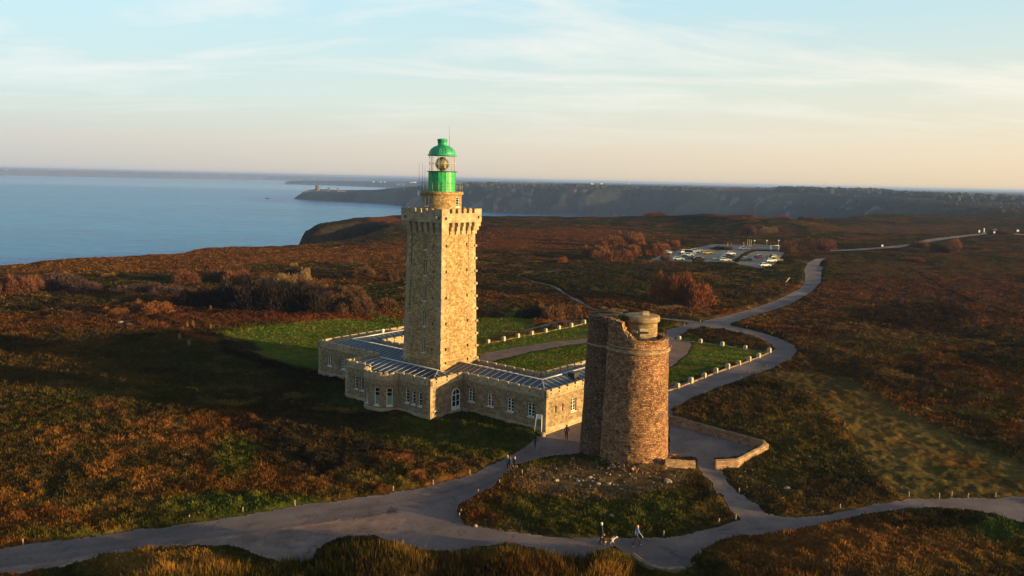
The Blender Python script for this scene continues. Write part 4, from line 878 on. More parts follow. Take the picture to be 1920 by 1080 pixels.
for (rel, z, s) in ((.1, 12.95, .3), (.22, 13.1, .34), (.3, 13.35, .26), (.45, 13.6, .28), (.52, 13.95, .3), (.63, 14.2, .24), (.16, 13.12, .2), (.38, 13.52, .22)):
    t = af-rel; c_, s_ = math.cos(t), math.sin(t); r0 = random.uniform(2.62, 2.8); a_ = random.uniform(-.4, .4)
    mb.box(-s*.5, s*.5, -s*.45, s*.45, -s*.3, s*.35, T=lambda x, y, zz_, c_=c_, s_=s_, r0=r0, z=z, a_=a_: (c_*(r0+x)-s_*(y+a_*x), s_*(r0+x)+c_*(y+a_*x), z+zz_+a_*.3*y))
mb.build('loose_stone', M['rubble_pale'], ot)
mb = MB(); mb.lathe([(2.45, 12.0), (0, 12.05)], n=30); mb.build('platform_floor', M['rubble_pale'], ot)
# guard turret
gx, gy = .33, .9
mb = MB(); mb.lathe([(1.6, 11.9), (1.54, 14.15)], gx+.15, gy, 40); wtur = mb.build('guard_turret', M['rubble_pale'], ot)
mb = MB(); mb.lathe([(1.54, 14.05), (1.62, 14.12), (1.74, 14.2), (1.82, 14.32), (1.8, 14.74), (1.72, 14.8), (1.0, 14.86), (0, 14.9)], gx+.12, gy, 40, smooth=False); mb.build('turret_cap', M['rubble_pale'], wtur)
mb = MB(); mb.box(gx+.1, gx+.75, gy-.7, gy-.25, 14.8, 15.25); mb.build('cap_block', M['dressed'], wtur)
mb = MB()
for rel, z, w1, h1 in ((-.15, 13.55, .42, .13), (-.1, 13.0, .3, .12), (.45, 13.35, .3, .12)):
    t = af-rel; c_, s_ = math.cos(t), math.sin(t)
    mb.box(1.4, 1.62, -w1, w1, z-h1, z+h1, T=lambda x, y, zz_, c_=c_, s_=s_: (gx+.15+c_*x-s_*y, gy+s_*x+c_*y, zz_))
mb.build('pale_lintel', M['bollard'], wtur)
mb = MB(); t = af+.25; c_, s_ = math.cos(t), math.sin(t); mb.box(1.4, 1.595, -.3, .3, 13.18, 13.34, T=lambda x, y, zz_: (gx+.15+c_*x-s_*y, gy+s_*x+c_*y, zz_)); mb.build('slot_shade_block', M['pane'], wtur)  # solid dark block on the wall, its colour stands for a slot's inner shade
mb = MB(); t = af+1.35; c_, s_ = math.cos(t), math.sin(t); mb.box(3.0, 3.4, -.09, .09, 12.0, 12.16, T=lambda x, y, zz_: (c_*x-s_*y, s_*x+c_*y, zz_)); mb.build('water_spout', M['rubble_pale'], ot)
# rubble footing
mb = MB()
for k in range(300):
    rel = random.uniform(-1.9, .9); t = af-rel; r0 = 3.5+abs(random.gauss(0, .75)); s = random.uniform(.08, .36)*(1 if r0 < 4.6 else .6); c_, s_ = math.cos(t), math.sin(t); gz_ = hz(OX+c_*r0, OY+s_*r0)
    rot = Matrix.Rotation(random.uniform(0, 3), 3, Vector((random.random(), random.random(), random.random())).normalized())
    mb.box(-s, s, -s*.7, s*.7, -s*.5, s*.5, T=lambda x, y, z, r0=r0, c_=c_, s_=s_, rot=rot, gz_=gz_: tuple(Vector((c_*r0, s_*r0, gz_+.08+max(0, (4.1-r0))*.5*random.random()*0))+rot @ Vector((x, y, z))))
mb.build('fallen_footing', M['rubble'], ot)['kind'] = 'stuff'
#@@OBJECTS
ORD = ['first', 'second', 'third', 'fourth', 'fifth', 'sixth', 'seventh', 'eighth', 'ninth', 'tenth', 'eleventh', 'twelfth', 'thirteenth', 'fourteenth', 'fifteenth', 'sixteenth', 'seventeenth', 'eighteenth']
# ------------------------------------------------------------------ low stone walls
def stone_wall(name, pts, h, th, label, base=-.6, cap=True, mat='wall_stone', hs=None, cat='wall'):
    """closed prism along a polyline of world xy points"""
    Q = []
    for a, b in zip(pts[:-1], pts[1:]):
        n = max(1, int(math.dist(a, b)/.7))
        for k in range(n): Q.append((a[0]+(b[0]-a[0])*k/n, a[1]+(b[1]-a[1])*k/n))
    Q.append(tuple(pts[-1]))
    mb = MB(); Lr = []; s = 0
    for i, q in enumerate(Q):
        p0 = Q[max(i-1, 0)]; p1 = Q[min(i+1, len(Q)-1)]; d = np.array([p1[0]-p0[0], p1[1]-p0[1]]); d /= np.linalg.norm(d); n = np.array([-d[1], d[0]])
        if i: s += math.dist(Q[i-1], q)
        g = hz(*q); hh = (h if hs is None else h+(hs-h)*i/(len(Q)-1))+random.uniform(-.03, .03)
        w0, w1 = th/2+random.uniform(-.02, .03), th/2*.8
        Lr.append((s, [(q[0]-n[0]*w0, q[1]-n[1]*w0, g+base), (q[0]-n[0]*w1, q[1]-n[1]*w1, g+hh), (q[0], q[1], g+hh+(.08 if cap else 0)), (q[0]+n[0]*w1, q[1]+n[1]*w1, g+hh), (q[0]+n[0]*w0, q[1]+n[1]*w0, g+base)]))
    for (s0, A), (s1, B) in zip(Lr[:-1], Lr[1:]):
        for k in range(4):
            v0, v1 = ((A[k][2], A[k+1][2]) if k in (0, 3) else (k*.4, k*.4+.4))
            mb.face([A[k], B[k], B[k+1], A[k+1]], [(s0, v0), (s1, v0), (s1, v1), (s0, v1)])
    mb.face(Lr[0][1]); mb.face(Lr[-1][1][::-1])
    return tag(mb.build(name, M[mat]), label, cat)
w2 = lambda a, b: tuple(P(a, b)[:2])
stone_wall('stone_wall', [w2(1240, 788), w2(1300, 806), w2(1429, 842), w2(1433, 846)], .95, .5, 'long low stone wall closing the back of the gravel terrace beside the ruined tower')
stone_wall('stone_wall', [w2(1437, 848), w2(1381, 878), w2(1340, 880)], .95, .5, 'sunlit angled stone wall at the right end of the gravel terrace')
stone_wall('stone_wall', [w2(1302, 881), w2(1275, 880), w2(1246, 878)], .9, .5, 'short stub of stone wall joined to the right foot of the ruined tower')
stone_wall('stone_wall', [w2(1186, 1046), w2(1210, 1063), w2(1240, 1075), w2(1272, 1079), w2(1292, 1074), w2(1304, 1062), w2(1312, 1048), w2(1317, 1040)], .32, .45, 'low curved stone retaining wall round the viewpoint at the bottom edge', base=-1.6)
# ------------------------------------------------------------------ bollards and kerbs round the courtyard
def bollard_proto():
    mb = MB(); prof = [(.30, -.3), (.30, .62), (.27, .74), (.18, .82), (0, .85)]
    for (a, z0), (b, z1) in zip(prof[:-1], prof[1:]):
        A = [(-a, -a*.8, z0), (a, -a*.8, z0), (a, a*.8, z0), (-a, a*.8, z0)]; B = [(-b, -b*.8, z1), (b, -b*.8, z1), (b, b*.8, z1), (-b, b*.8, z1)]
        for k in range(4):
            if b > 0: mb.face([A[k], A[(k+1) % 4], B[(k+1) % 4], B[k]])
            else: mb.face([A[k], A[(k+1) % 4], B[k]])
    return mb.build('bollard', M['bollard'])
rows = {
 'in the row between the courtyard lawn and the curving lane': [(1442, 660), (1422, 669), (1404, 676), (1385, 683), (1364, 690), (1342, 698), (1320, 707), (1295, 717), (1270, 727)],
 'in the back row between the lawn and the patch of rough heath': [(1397, 655), (1354, 648), (1313, 642), (1273, 637)],
 'in the row behind the lighthouse along the path': [(915, 643), (944, 638), (971, 632), (997, 627), (1023, 622), (1048, 616), (1071, 612), (1095, 606)]}
bp = None
starts = ['counting from the sharp right corner', 'counting from the right', 'counting from the lighthouse']
for (rn, ps), st in zip(rows.items(), starts):
    for k, (a, b_) in enumerate(ps):
        o = bollard_proto() if bp is None else bp.copy()
        if bp is None: bp = o
        else: col.objects.link(o)
        p = P(a, b_+1.5); o.location = p; o.rotation_euler = (0, 0, BA+random.uniform(-.12, .12)); s = random.uniform(.92, 1.06); o.scale = (s, s, s*random.uniform(.94, 1.05))
        tag(o, ('stone bollard, %s %s, %s' % (ORD[k], rn, st)), 'bollard', 'stone bollards round the courtyard')
        words = o['label'].split()
        if len(words) > 16: o['label'] = '%s pale bollard %s' % (ORD[k], {0: 'beside the curving lane, from the sharp right corner', 1: 'in front of the rough heath patch, from the right', 2: 'behind the lighthouse, counting from the tower'}[starts.index(st)])
stone_wall('kerb', [w2(1447, 660)]+[w2(a, b_+1.5) for a, b_ in rows[list(rows)[0]]]+[w2(1240, 737)], .16, .3, 'low stone kerb joining the bollards beside the curving lane', base=-.2, cap=False, mat='wall_stone', cat='kerb')
stone_wall('kerb', [w2(1442, 661.5)]+[w2(a, b_+1.5) for a, b_ in rows[list(rows)[1]]], .14, .25, 'low stone kerb between lawn and rough heath behind the ruined tower', base=-.2, cap=False, mat='wall_stone', cat='kerb')
stone_wall('kerb', [w2(880, 651)]+[w2(a, b_+1.5) for a, b_ in rows[list(rows)[2]]], .14, .26, 'low stone kerb running behind the lighthouse lawn', base=-.2, cap=False, mat='wall_stone', cat='kerb')
stone_wall('kerb', [w2(1095, 606), w2(1140, 612), w2(1190, 620)], .14, .26, 'low stone kerb turning the far corner behind the ruined tower', base=-.2, cap=False, mat='wall_stone', cat='kerb')
# ------------------------------------------------------------------ bushes
bushmats = {}
def bush_mat(name, c):
    if name in bushmats: return bushmats[name]
    m, nt, b = new_mat(name); L = nt.links; geo = N(nt, 'ShaderNodeNewGeometry'); n = N(nt, 'ShaderNodeTexNoise', Scale=.55, Detail=7., Roughness=.75); L.new(geo.outputs['Position'], n.inputs['Vector'])
    r = ramp(nt, [(.3, tuple(v*.45 for v in c)), (.52, c), (.72, tuple(v*1.6 for v in c))]); L.new(n.outputs['Fac'], r.inputs[0]); L.new(r.outputs[0], b.inputs['Base Color']); b.inputs['Roughness'].default_value = 1; b.inputs['Specular IOR Level'].default_value = .05
    bushmats[name] = m; return m
def twig_mesh(name, n, seed, lobes=5):
    """a mound of many upright twigs growing from low stems; unit radius, unit height"""
    rg = np.random.default_rng(seed); V = []; 
    lc = np.stack([rg.uniform(-.65, .65, lobes), rg.uniform(-.55, .55, lobes), rg.uniform(.3, .55, lobes), rg.uniform(.5, 1., lobes)], 1); lc[0, :2] *= .3; lc[0, 2] = .65
    li = rg.integers(0, lobes, n); c = lc[li]
    th = rg.uniform(0, 2*PI, n); ct = rg.uniform(-.05, 1, n); st = np.sqrt(1-ct**2)
    d = np.stack([st*np.cos(th), st*np.sin(th), ct], 1); r = rg.uniform(.62, 1.05, n)[:, None]
    p = np.stack([c[:, 0], c[:, 1], np.zeros(n)], 1)+d*r*np.stack([c[:, 2], c[:, 2], c[:, 3]], 1)
    up = d*.7+np.array([0, 0, .8])+rg.normal(0, .25, (n, 3)); up /= np.linalg.norm(up, axis=1)[:, None]
    ln = rg.uniform(.07, .18, n)[:, None]; side = np.cross(up, rg.normal(0, 1, (n, 3))); side /= np.linalg.norm(side, axis=1)[:, None]; wd = rg.uniform(.008, .022, n)[:, None]
    V = np.stack([p-side*wd-up*ln*.4, p+side*wd-up*ln*.4, p+up*ln*.7], 1).reshape(-1, 3)
    # inner stems
    k = n//8; th = rg.uniform(0, 2*PI, k); rb = rg.uniform(0, .5, k); b0 = np.stack([rb*np.cos(th), rb*np.sin(th), np.full(k, -.08)], 1)
    tip = lc[rg.integers(0, lobes, k)]; t3 = np.stack([tip[:, 0]+rg.normal(0, .25, k), tip[:, 1]+rg.normal(0, .25, k), tip[:, 3]*rg.uniform(.4, .95, k)], 1)
    sd = rg.normal(0, .012, (k, 3)); V2 = np.stack([b0-sd, b0+sd, t3], 1).reshape(-1, 3)
    return V, V2
protos = []
for k, (n, lob) in enumerate(((9500, 9), (8000, 7), (5200, 6), (5000, 4), (2600, 3))):
    V, V2 = twig_mesh('b', n, 50+k, lob); protos.append((V, V2))
pmesh = {}
def bush(px, py, wpx, hpx, kind, c, label, group=None, proto=None, z_off=0, cat='bush', name='bush', flat=1.):
    p = P(px, py); dist = math.hypot(*p[:2]); s = F/dist*.985
    k = proto if proto is not None else random.randrange(5)
    key = (k, kind)
    if key not in pmesh:
        V, V2 = protos[k]; mt = bush_mat('twigs_'+kind, c)
        a = raw_mesh(name, V, np.arange(len(V)).reshape(-1, 3), mt); b = raw_mesh('stem', V2, np.arange(len(V2)).reshape(-1, 3), bush_mat('stems_'+kind, tuple(.5*v+.008 for v in c)), parent=a)
        pmesh[key] = (a, b); o = a; first = True
    else:
        a, b = pmesh[key]; o = a.copy(); col.objects.link(o); ch = b.copy(); col.objects.link(ch); ch.parent = o
    R_ = wpx/2/s; Hh = hpx/s
    dr_ = np.array(p[:2])/dist
    o.location = (p[0]+dr_[0]*R_*.55*flat, p[1]+dr_[1]*R_*.55*flat, p[2]-.1+z_off); o.scale = (R_, R_*.9*flat, Hh*1.0); o.rotation_euler = (0, 0, random.uniform(-.5, .5))
    tag(o, label, cat, group); return o
RU = (.17, .06, .022); BRN = (.1, .055, .03); DK = (.024, .019, .018); TAN = (.22, .14, .065); PUR = (.07, .045, .042); YEL = (.2, .12, .03)
g1 = 'rust coloured scrub beside the car park'
bush(1258, 570, 95, 62, 'rust', RU, 'largest rust coloured willow scrub between the car park and the courtyard, left half', g1, 0)
bush(1310, 577, 85, 55, 'rust', RU, 'rust coloured willow scrub joined to the right of the largest clump', g1, 1)
for k, (a, b_, w, h, l) in enumerate([(1118, 484, 52, 26, 'leftmost orange scrub mound behind the lighthouse near the car park'), (1145, 464, 62, 28, 'pale orange feathery scrub at the upper left of the car park'), (1182, 459, 56, 26, 'tallest rounded orange scrub at the back left of the car park'),
    (1150, 493, 78, 28, 'broad orange scrub in front of the car park group'), (1190, 482, 54, 26, 'orange scrub in the middle of the car park group'), (1222, 479, 50, 26, 'dense orange scrub touching the left end of the car park'), (1244, 469, 34, 16, 'small reddish scrub left of the parked cars'), (1262, 463, 30, 14, 'reddish scrub just above the left end of the car park')]):
    bush(a, b_, w, h, 'orange', (.17, .072, .026), l, g1, k % 5)
bush(1054, 494, 28, 14, 'rust', RU, 'single small round orange bush alone on the dark heath', None, 3)
for a, b_, w, h, l, kd, c in [(1478, 474, 40, 26, 'greyish brown thicket hiding the right end of the car park', 'brown', BRN), (1503, 472, 52, 28, 'bare brown thicket in the middle right of the car park', 'brown', BRN), (1538, 470, 56, 24, 'russet thicket right of the car park by the white signboard', 'russet', (.13, .055, .03)),
    (1360, 469, 30, 8, 'low dark scrub island inside the car park', 'purple', PUR), (1247, 489, 20, 12, 'small leafless pinkish bush at the near left corner of the car park', 'pink', (.14, .08, .06)), (1308, 493, 26, 10, 'low brown scrub hiding the wheels of the dark cars', 'brown', BRN)]:
    bush(a, b_, w, h, kd, c, l, None)
for k, (a, b_, w, h, kd, c, l) in enumerate([(352, 578, 70, 34, 'dark', DK, 'dark thicket at the left tip of the black band of scrub'), (405, 580, 100, 48, 'dark', DK, 'second dark thicket from the left in the black band of scrub'), (465, 584, 110, 56, 'dark', DK, 'dark thicket with a pale dead tree in front of it'),
    (530, 588, 115, 58, 'dark', DK, 'tallest dark thicket in the middle of the black band of scrub'), (600, 592, 105, 52, 'dark', DK, 'dark thicket right of the middle of the black band of scrub'), (662, 592, 80, 40, 'brown', BRN, 'brown thicket near the right end of the black band of scrub'), (718, 587, 66, 34, 'brown', BRN, 'brown scrub ending the band just left of the lighthouse'),
    (505, 540, 60, 26, 'tan', TAN, 'pale tan feathery scrub above the dark thickets'), (545, 543, 84, 34, 'tan', TAN, 'largest pale tan scrub above the dark thickets'), (585, 548, 60, 26, 'brown', BRN, 'brownish scrub right of the pale tan one'), (640, 560, 90, 24, 'brown', BRN, 'long brown scrub behind the right end of the thickets'),
    (400, 530, 90, 26, 'brown', BRN, 'brown scrub up the slope left of the yellow tuft'), (345, 533, 70, 24, 'russet', (.13, .055, .03), 'russet scrub on the slope above the dark band'), (440, 534, 60, 30, 'russet', (.13, .055, .03), 'russet scrub beside the yellow tuft'),
    (460, 533, 20, 18, 'straw', (.24, .16, .07), 'yellow straw coloured tuft high on the left slope'), (573, 517, 18, 17, 'straw', (.24, .16, .07), 'pale straw coloured bush highest on the slope, right one of two'), (550, 501, 18, 10, 'straw', (.24, .16, .07), 'pale straw coloured bush highest on the slope, left one of two'),
    (285, 592, 72, 26, 'orange', (.17, .072, .026), 'orange domed scrub at the left tip of the dark band'), (217, 592, 48, 14, 'orange', (.17, .072, .026), 'low orange scrub farther left beside a grassy bank'), (202, 521, 26, 10, 'yellow', YEL, 'small yellow gorse mound on the far left slope'),
    (30, 552, 80, 32, 'russet', (.13, .055, .03), 'russet scrub cut by the left edge of the picture'), (100, 540, 100, 28, 'purple', PUR, 'purple brown scrub on the far left slope'), (160, 550, 80, 20, 'purple', PUR, 'second purple brown scrub on the far left slope'), (250, 552, 110, 18, 'purple', PUR, 'long low purple scrub between the slope and the dark band'), (330, 556, 90, 20, 'purple', PUR, 'low purple scrub just above the tip of the dark band'),
    (990, 598, 60, 24, 'dark', DK, 'dark scrub behind the courtyard kerb right of the lighthouse'), (930, 596, 60, 20, 'dark', DK, 'dark low scrub against the right side of the lighthouse'), (1030, 602, 60, 32, 'copse', (.15, .075, .035), 'brown leafless copse with pale stems behind the bollards'), (1065, 600, 56, 32, 'copse', (.15, .075, .035), 'right half of the brown copse with pale stems'),
    (690, 520, 60, 22, 'brown', BRN, 'brown scrub partly behind the left edge of the lighthouse'), (735, 530, 30, 24, 'brown', BRN, 'small brown scrub touching the left edge of the lighthouse'),
    (1225, 411, 46, 9, 'rust', RU, 'low rust coloured scrub on the headland skyline'), (1385, 405, 50, 10, 'rust', RU, 'rust coloured scrub on the top of the hillock'), (1432, 409, 56, 11, 'rust', RU, 'rust coloured scrub on the right shoulder of the hillock'), (1440, 424, 40, 14, 'tan', TAN, 'pale yellowish scrub on the hillock slope'), (1412, 428, 40, 18, 'brown', BRN, 'brown scrub in the hollow of the hillock'), (1340, 408, 40, 8, 'brown', BRN, 'brown scrub on the left shoulder of the hillock'), (1405, 407, 36, 9, 'russet', (.13, .055, .03), 'russet scrub at the very crown of the hillock'), (1472, 413, 40, 9, 'rust', RU, 'rust coloured scrub on the skyline right of the hillock'), (1520, 414, 44, 8, 'russet', (.13, .055, .03), 'russet scrub low on the skyline right of the hillock'), (1300, 410, 30, 6, 'russet', (.13, .055, .03), 'small russet scrub on the skyline left of the hillock'),
    (1730, 466, 46, 14, 'russet', (.13, .055, .03), 'russet scrub beside the far road bend'), (1772, 475, 44, 20, 'brown', BRN, 'brown scrub below the far road'), (1788, 466, 40, 18, 'orange', (.17, .072, .026), 'orange scrub right of the far road bend'), (1720, 492, 60, 8, 'rust', RU, 'long low rust coloured scrub in the right heath'), (1878, 440, 40, 9, 'russet', (.13, .055, .03), 'russet hedge scrub beside the far road junction'), (1545, 500, 20, 16, 'dark', DK, 'dark scrub on the outside of the lane bend'),
    (790, 905, 60, 24, 'bracken', (.19, .075, .028), 'rusty bracken clump on the verge of the front track'), (715, 925, 50, 16, 'bracken', (.19, .075, .028), 'rusty bracken clump farther left on the verge of the front track'), (765, 880, 70, 26, 'bracken', (.19, .075, .028), 'rusty bracken mound behind the verge of the front track'), (835, 885, 40, 18, 'bracken', (.19, .075, .028), 'small rusty bracken clump nearest the group of walkers'), (1310, 625, 40, 8, 'brown', BRN, 'brown scrub at the near tip of the rough heath patch'), (1390, 640, 60, 9, 'russet', (.13, .055, .03), 'russet scrub in the middle of the rough heath patch'),
    (1250, 584, 90, 8, 'tan', TAN, 'pale dry stalks in front of the large rust scrub'), (1150, 588, 60, 9, 'tan', TAN, 'pale dry stalks left of the large rust scrub')]):
    bush(a, b_, w, h, kd, c, l, None, k % 5 if w > 60 else 2+k % 3)
for k, (a, b_, w, h, l) in enumerate([(500, 815, 60, 16, 'upper end of the dark bramble strip'), (555, 845, 80, 20, 'upper middle of the dark bramble strip'), (600, 875, 80, 24, 'widest part of the dark bramble strip'), (650, 890, 70, 20, 'lower middle of the dark bramble strip'), (575, 900, 60, 16, 'near side of the dark bramble strip'), (690, 850, 90, 18, 'dark bramble mound on the green slope before the house')]):
    bush(a, b_, w, h, 'bramble', (.03, .026, .018), 'low bramble, '+l if 'mound' not in l else l, 'brambles on the front slope', k % 3, cat='bramble', name='bramble')
# dead pale stems and tufts
for k, (a, b_, h, l) in enumerate([(352, 618, 14, 'pale dry pampas like tuft, left one of the upper pair'), (363, 616, 17, 'pale dry pampas like tuft, right one of the upper pair'), (338, 640, 17, 'pale dry tuft beside the grassy bank'), (356, 652, 16, 'pale dry tuft nearest the left lawn'), (396, 620, 14, 'thin pale dead branch standing in the red heath'), (396, 584, 12, 'thin white dead tree in front of the dark thicket')]):
    bush(a, b_, 9 if 'tuft' in l else 7, h, 'straw', (.24, .16, .07), l, None, 4, cat='shrub', name='dry_shrub')
# plants on the ruined tower
o = bush(1150, 700, 34, 12, 'green', (.03, .06, .015), 'green weeds growing on top of the ruined tower', None, 4, cat='plant', name='weed'); o.location = (OX-1.35, OY+.1, 14.4); o.scale = (.75, .7, .6)
o = bush(1150, 700, 34, 12, 'green', (.03, .06, .015), 'thin grass on the flat cap of the stair turret', None, 4, cat='plant', name='weed'); o.location = (OX-2.8, OY+1.8, 14.7); o.scale = (1.5, 1.3, .28)
for (x, y, s, l) in ((OX-3.1, OY-3.0, (1.6, .9, .7), 'dark ivy at the shaded left foot of the ruined tower'), (OX+.6, OY-4.1, (1.9, .8, .8), 'dry creeper over the fallen stones at the foot of the ruined tower')):
    kk = 'green' if x < OX-2 else 'tan'; o = bush(1150, 900, 30, 10, kk, (.03, .05, .015) if kk == 'green' else TAN, l, None, 2, cat='plant', name='creeper'); o.location = (x, y, hz(x, y)-.05); o.scale = s
# ------------------------------------------------------------------ far woods (read as one mass) and a few trees that stand out
def wood(name, n, label, pos, mat, hmin, hmax, seed):
    rg = np.random.default_rng(seed); Vs = []; Fs = []; b0 = 0
    import bmesh
    bm = bmesh.new(); bmesh.ops.create_icosphere(bm, subdivisions=2, radius=1); IV = np.array([v.co[:] for v in bm.verts]); IF = np.array([[v.index for v in f.verts] for f in bm.faces]); bm.free()
    for k in range(n):
        x, y, z = pos(rg); h = rg.uniform(hmin, hmax); r = h*rg.uniform(.4, .75)
        v = IV*(1+rg.uniform(-.22, .22, (len(IV), 1)))*np.array([r, r, h*.5])+np.array([x, y, z+h*.45]); Vs.append(v); Fs.append(IF+b0); b0 += len(IV)
    return tag(raw_mesh(name, np.concatenate(Vs), np.concatenate(Fs), mat), label, 'wood', kind='stuff')
wm = noise_mat('far_foliage', (.014, .022, .012), (.045, .05, .025), .05, 1., 0)
def pos_band(bands):
    def f(rg):
        a0, a1, d0, d1 = bands[rg.integers(0, len(bands))]
        x, y = azd(rg.uniform(a0, a1), rg.uniform(d0, d1)); return x, y, hz(x, y)-1
    return f
wood('far_wood', 900, 'dark wood along the crest of the cliffs across the bay', pos_band([(870, 1130, 2900, 3150), (1060, 1130, 2850, 3000), (1210, 1345, 2830, 3100), (1210, 1345, 2830, 2950), (1130, 1210, 3000, 3200)]), wm, 9, 18, 3)
wood('far_wood', 1500, 'dark hedges and woods on the plateau to the right', pos_band([(1460, 1550, 2500, 2700), (1460, 1560, 2500, 2650), (1560, 1670, 2700, 3200), (1660, 1770, 2300, 2500), (1660, 1760, 2300, 2400), (1760, 1990, 2000, 2700), (1350, 1460, 3300, 3600)]), wm, 8, 17, 4)
wood('far_scrub', 700, 'scrub covering the slopes between the heath and the far plateau', pos_band([(1500, 1990, 1100, 2300), (1150, 1500, 2560, 2830), (900, 1300, 2500, 2900)]), noise_mat('far_scrub_leaves', (.02, .02, .014), (.06, .045, .03), .03, 1., 0), 2, 6, 5)
# conifers standing above the crest
for k, (a, l) in enumerate(((1283, 'left'), (1288, 'middle'), (1296, 'right'))):
    x, y = azd(a, 2860); z = hz(x, y); t = empty('conifer', (x, y, z), 0, 'small pointed conifer above the cliff top wood, %s of three' % l, 'tree', 'pointed conifers above the cliff wood')
    mb = MB(); 
    for q in range(4): mb.lathe([(3.4-.75*q, 6+q*3.6), (.6, 10.5+q*3.6)], n=9)
    mb.build('crown', wm, t); mb = MB(); mb.lathe([(.5, 0), (.3, 9)], n=6); mb.build('trunk', M['wood'], t)
# ------------------------------------------------------------------ fort on the point, boat, far houses
fx, fy = azd(595, 3615); fz = hz(fx, fy)
ft = empty('coastal_fort', (fx, fy, fz), 0, 'distant stone fort with a round keep on the tip of the far headland', 'fort'); stone = noise_mat('far_stone', (.1, .085, .075), (.16, .135, .115), .2, .95, 0)
mb = MB(); mb.lathe([(9, -6), (8.7, 17), (9.6, 17.5), (9.6, 21), (6.5, 21.2), (6.5, 25), (0, 26)], 0, 0, 20); mb.build('keep', stone, ft)
mb = MB(); mb.box(-50, -14, -6, 6, -14, 1); mb.box(-62, -50, -4, 4, -18, -5); mb.build('outwork', stone, ft)
mb = MB(); mb.box(-14, 36, -8, 8, -8, 3); mb.build('curtain_wall', stone, ft)
for x0, h_ in ((38, 10), (46, 15), (84, 14)): mb = MB(); mb.box(x0, x0+(6 if x0 != 84 else 4), -6, 4, -14, h_); mb.face([(x0, -6, h_+.01), (x0+6, -6, h_+.01), (x0+3, -1, h_+3)]); mb.build('gate_tower', stone, ft)
mb = MB(); mb.box(54, 84, -3, 3, -12, 0); mb.box(88, 118, -3, 5, -10, 4); mb.build('barracks', stone, ft)
x, y = unp(501, 372.5, SEA)[:2]
bt = empty('fishing_boat', (x, y, SEA), .1, 'small dark fishing boat alone on the sea left of the far headland', 'boat')
mb = MB(); mb.face([(-9, -2, 2), (-9, 2, 2), (7, 2, 2.4), (10, 0, 3), (7, -2, 2.4)]); 
for a, b_ in (((-9, -2, 2), (7, -2, 2.4)), ((7, -2, 2.4), (10, 0, 3)), ((10, 0, 3), (7, 2, 2.4)), ((7, 2, 2.4), (-9, 2, 2)), ((-9, 2, 2), (-9, -2, 2))): mb.face([a, b_, (b_[0]*.9, b_[1]*.6, -.5), (a[0]*.9, a[1]*.6, -.5)])
mb.build('hull', M['dark_metal'], bt); mb = MB(); mb.box(-5, -1, -1.2, 1.2, 2, 4.6); mb.build('wheelhouse', M['rail'], bt); mb = MB(); mb.tube((1.5, 0, 2.2), (1.5, 0, 8), .15); mb.build('mast', M['dark_metal'], bt)
# houses of the far coast: tiny pale blocks with roofs
hm = MB(); hm.box(-14, 14, -8, 8, -5, 12)
hp = None; spots = [(12, 14950), (38, 14960), (95, 14990), (150, 15050), (215, 14950), (262, 14980), (330, 15000), (345, 14960), (420, 15250), (505, 15500), (560, 14800), (590, 14900), (700, 8500), (712, 8450), (722, 8520), (748, 7700), (757, 7650), (772, 7720), (778, 7680), (930, 9500), (1000, 9200), (1110, 8000), (1128, 8200), (1180, 9000)]
for k, (a, d) in enumerate(spots):
    x, y = azd(a, d); z = hz(x, y)
    if hp is None:
        hp = empty('far_house', (x, y, z)); o = hp; mb = MB(); mb.box(-13, 13, -6, 6, -6, 8); mb.build('wall', M['white'], o)
        mb = MB(); mb.face([(-13.5, -6.5, 8), (13.5, -6.5, 8), (13.5, 0, 13), (-13.5, 0, 13)]); mb.face([(13.5, 6.5, 8), (-13.5, 6.5, 8), (-13.5, 0, 13), (13.5, 0, 13)]); mb.face([(-13, -6, 8), (-13, 0, 13), (-13, 6, 8)]); mb.face([(13, -6, 8), (13, 6, 8), (13, 0, 13)]); mb.build('roof', M['zinc'], o)
    else: o = copy_tree(hp); o.location = (x, y, z)
    o.rotation_euler = (0, 0, random.uniform(-.5, .5)); s = random.uniform(.8, 1.4); o.scale = (s, s, s)
    tag(o, 'tiny white house, one speck among many on the hazy shores beyond the bay', 'house', 'white houses scattered along the far shores')
# ------------------------------------------------------------------ cars
def car_body(L_=4.2, W_=1.72, Hh=1.46, van=False):
    """side profile lofted across the width"""
    hl = L_/2
    low = [(-hl, .35), (-hl, .72), (-hl+.12, .92), (-hl+.5, .97), (-hl+1.2, .99), (0, 1.0), (hl-1.25, .98), (hl-.35, .84), (hl-.04, .66), (hl, .36)]
    mb = MB(); Wd = [(-1, 1.), (1, 1.)]
    def side(sy):
        return [(x, sy*W_/2*(1-.1*(abs(x)/hl)**4)*(1-.06*max(0, z-.7)/.3), z) for x, z in low]
    a, b_ = side(-1), side(1)
    for k in range(len(low)-1): mb.face([a[k], b_[k], b_[k+1], a[k+1]])
    mb.face(a[::-1]); mb.face(b_)
    mb.face([a[0], a[-1], b_[-1], b_[0]])
    return mb, (([(-hl+.35, .96), (-hl+.75, Hh), (hl-2.0, Hh), (hl-1.2, .98)]) if not van else [(-hl+.03, .9), (-hl+.1, 1.95), (hl-1.7, 1.98), (hl-.9, .98)])
paints = {}
def paint(c):
    if c not in paints:
        m_, nt_, b2 = new_mat('car_paint'); b2.inputs['Base Color'].default_value = (*c, 1); b2.inputs['Roughness'].default_value = .3; b2.inputs['Specular IOR Level'].default_value = .5; b2.inputs['Coat Weight'].default_value = .5
        paints[c] = m_
    return paints[c]
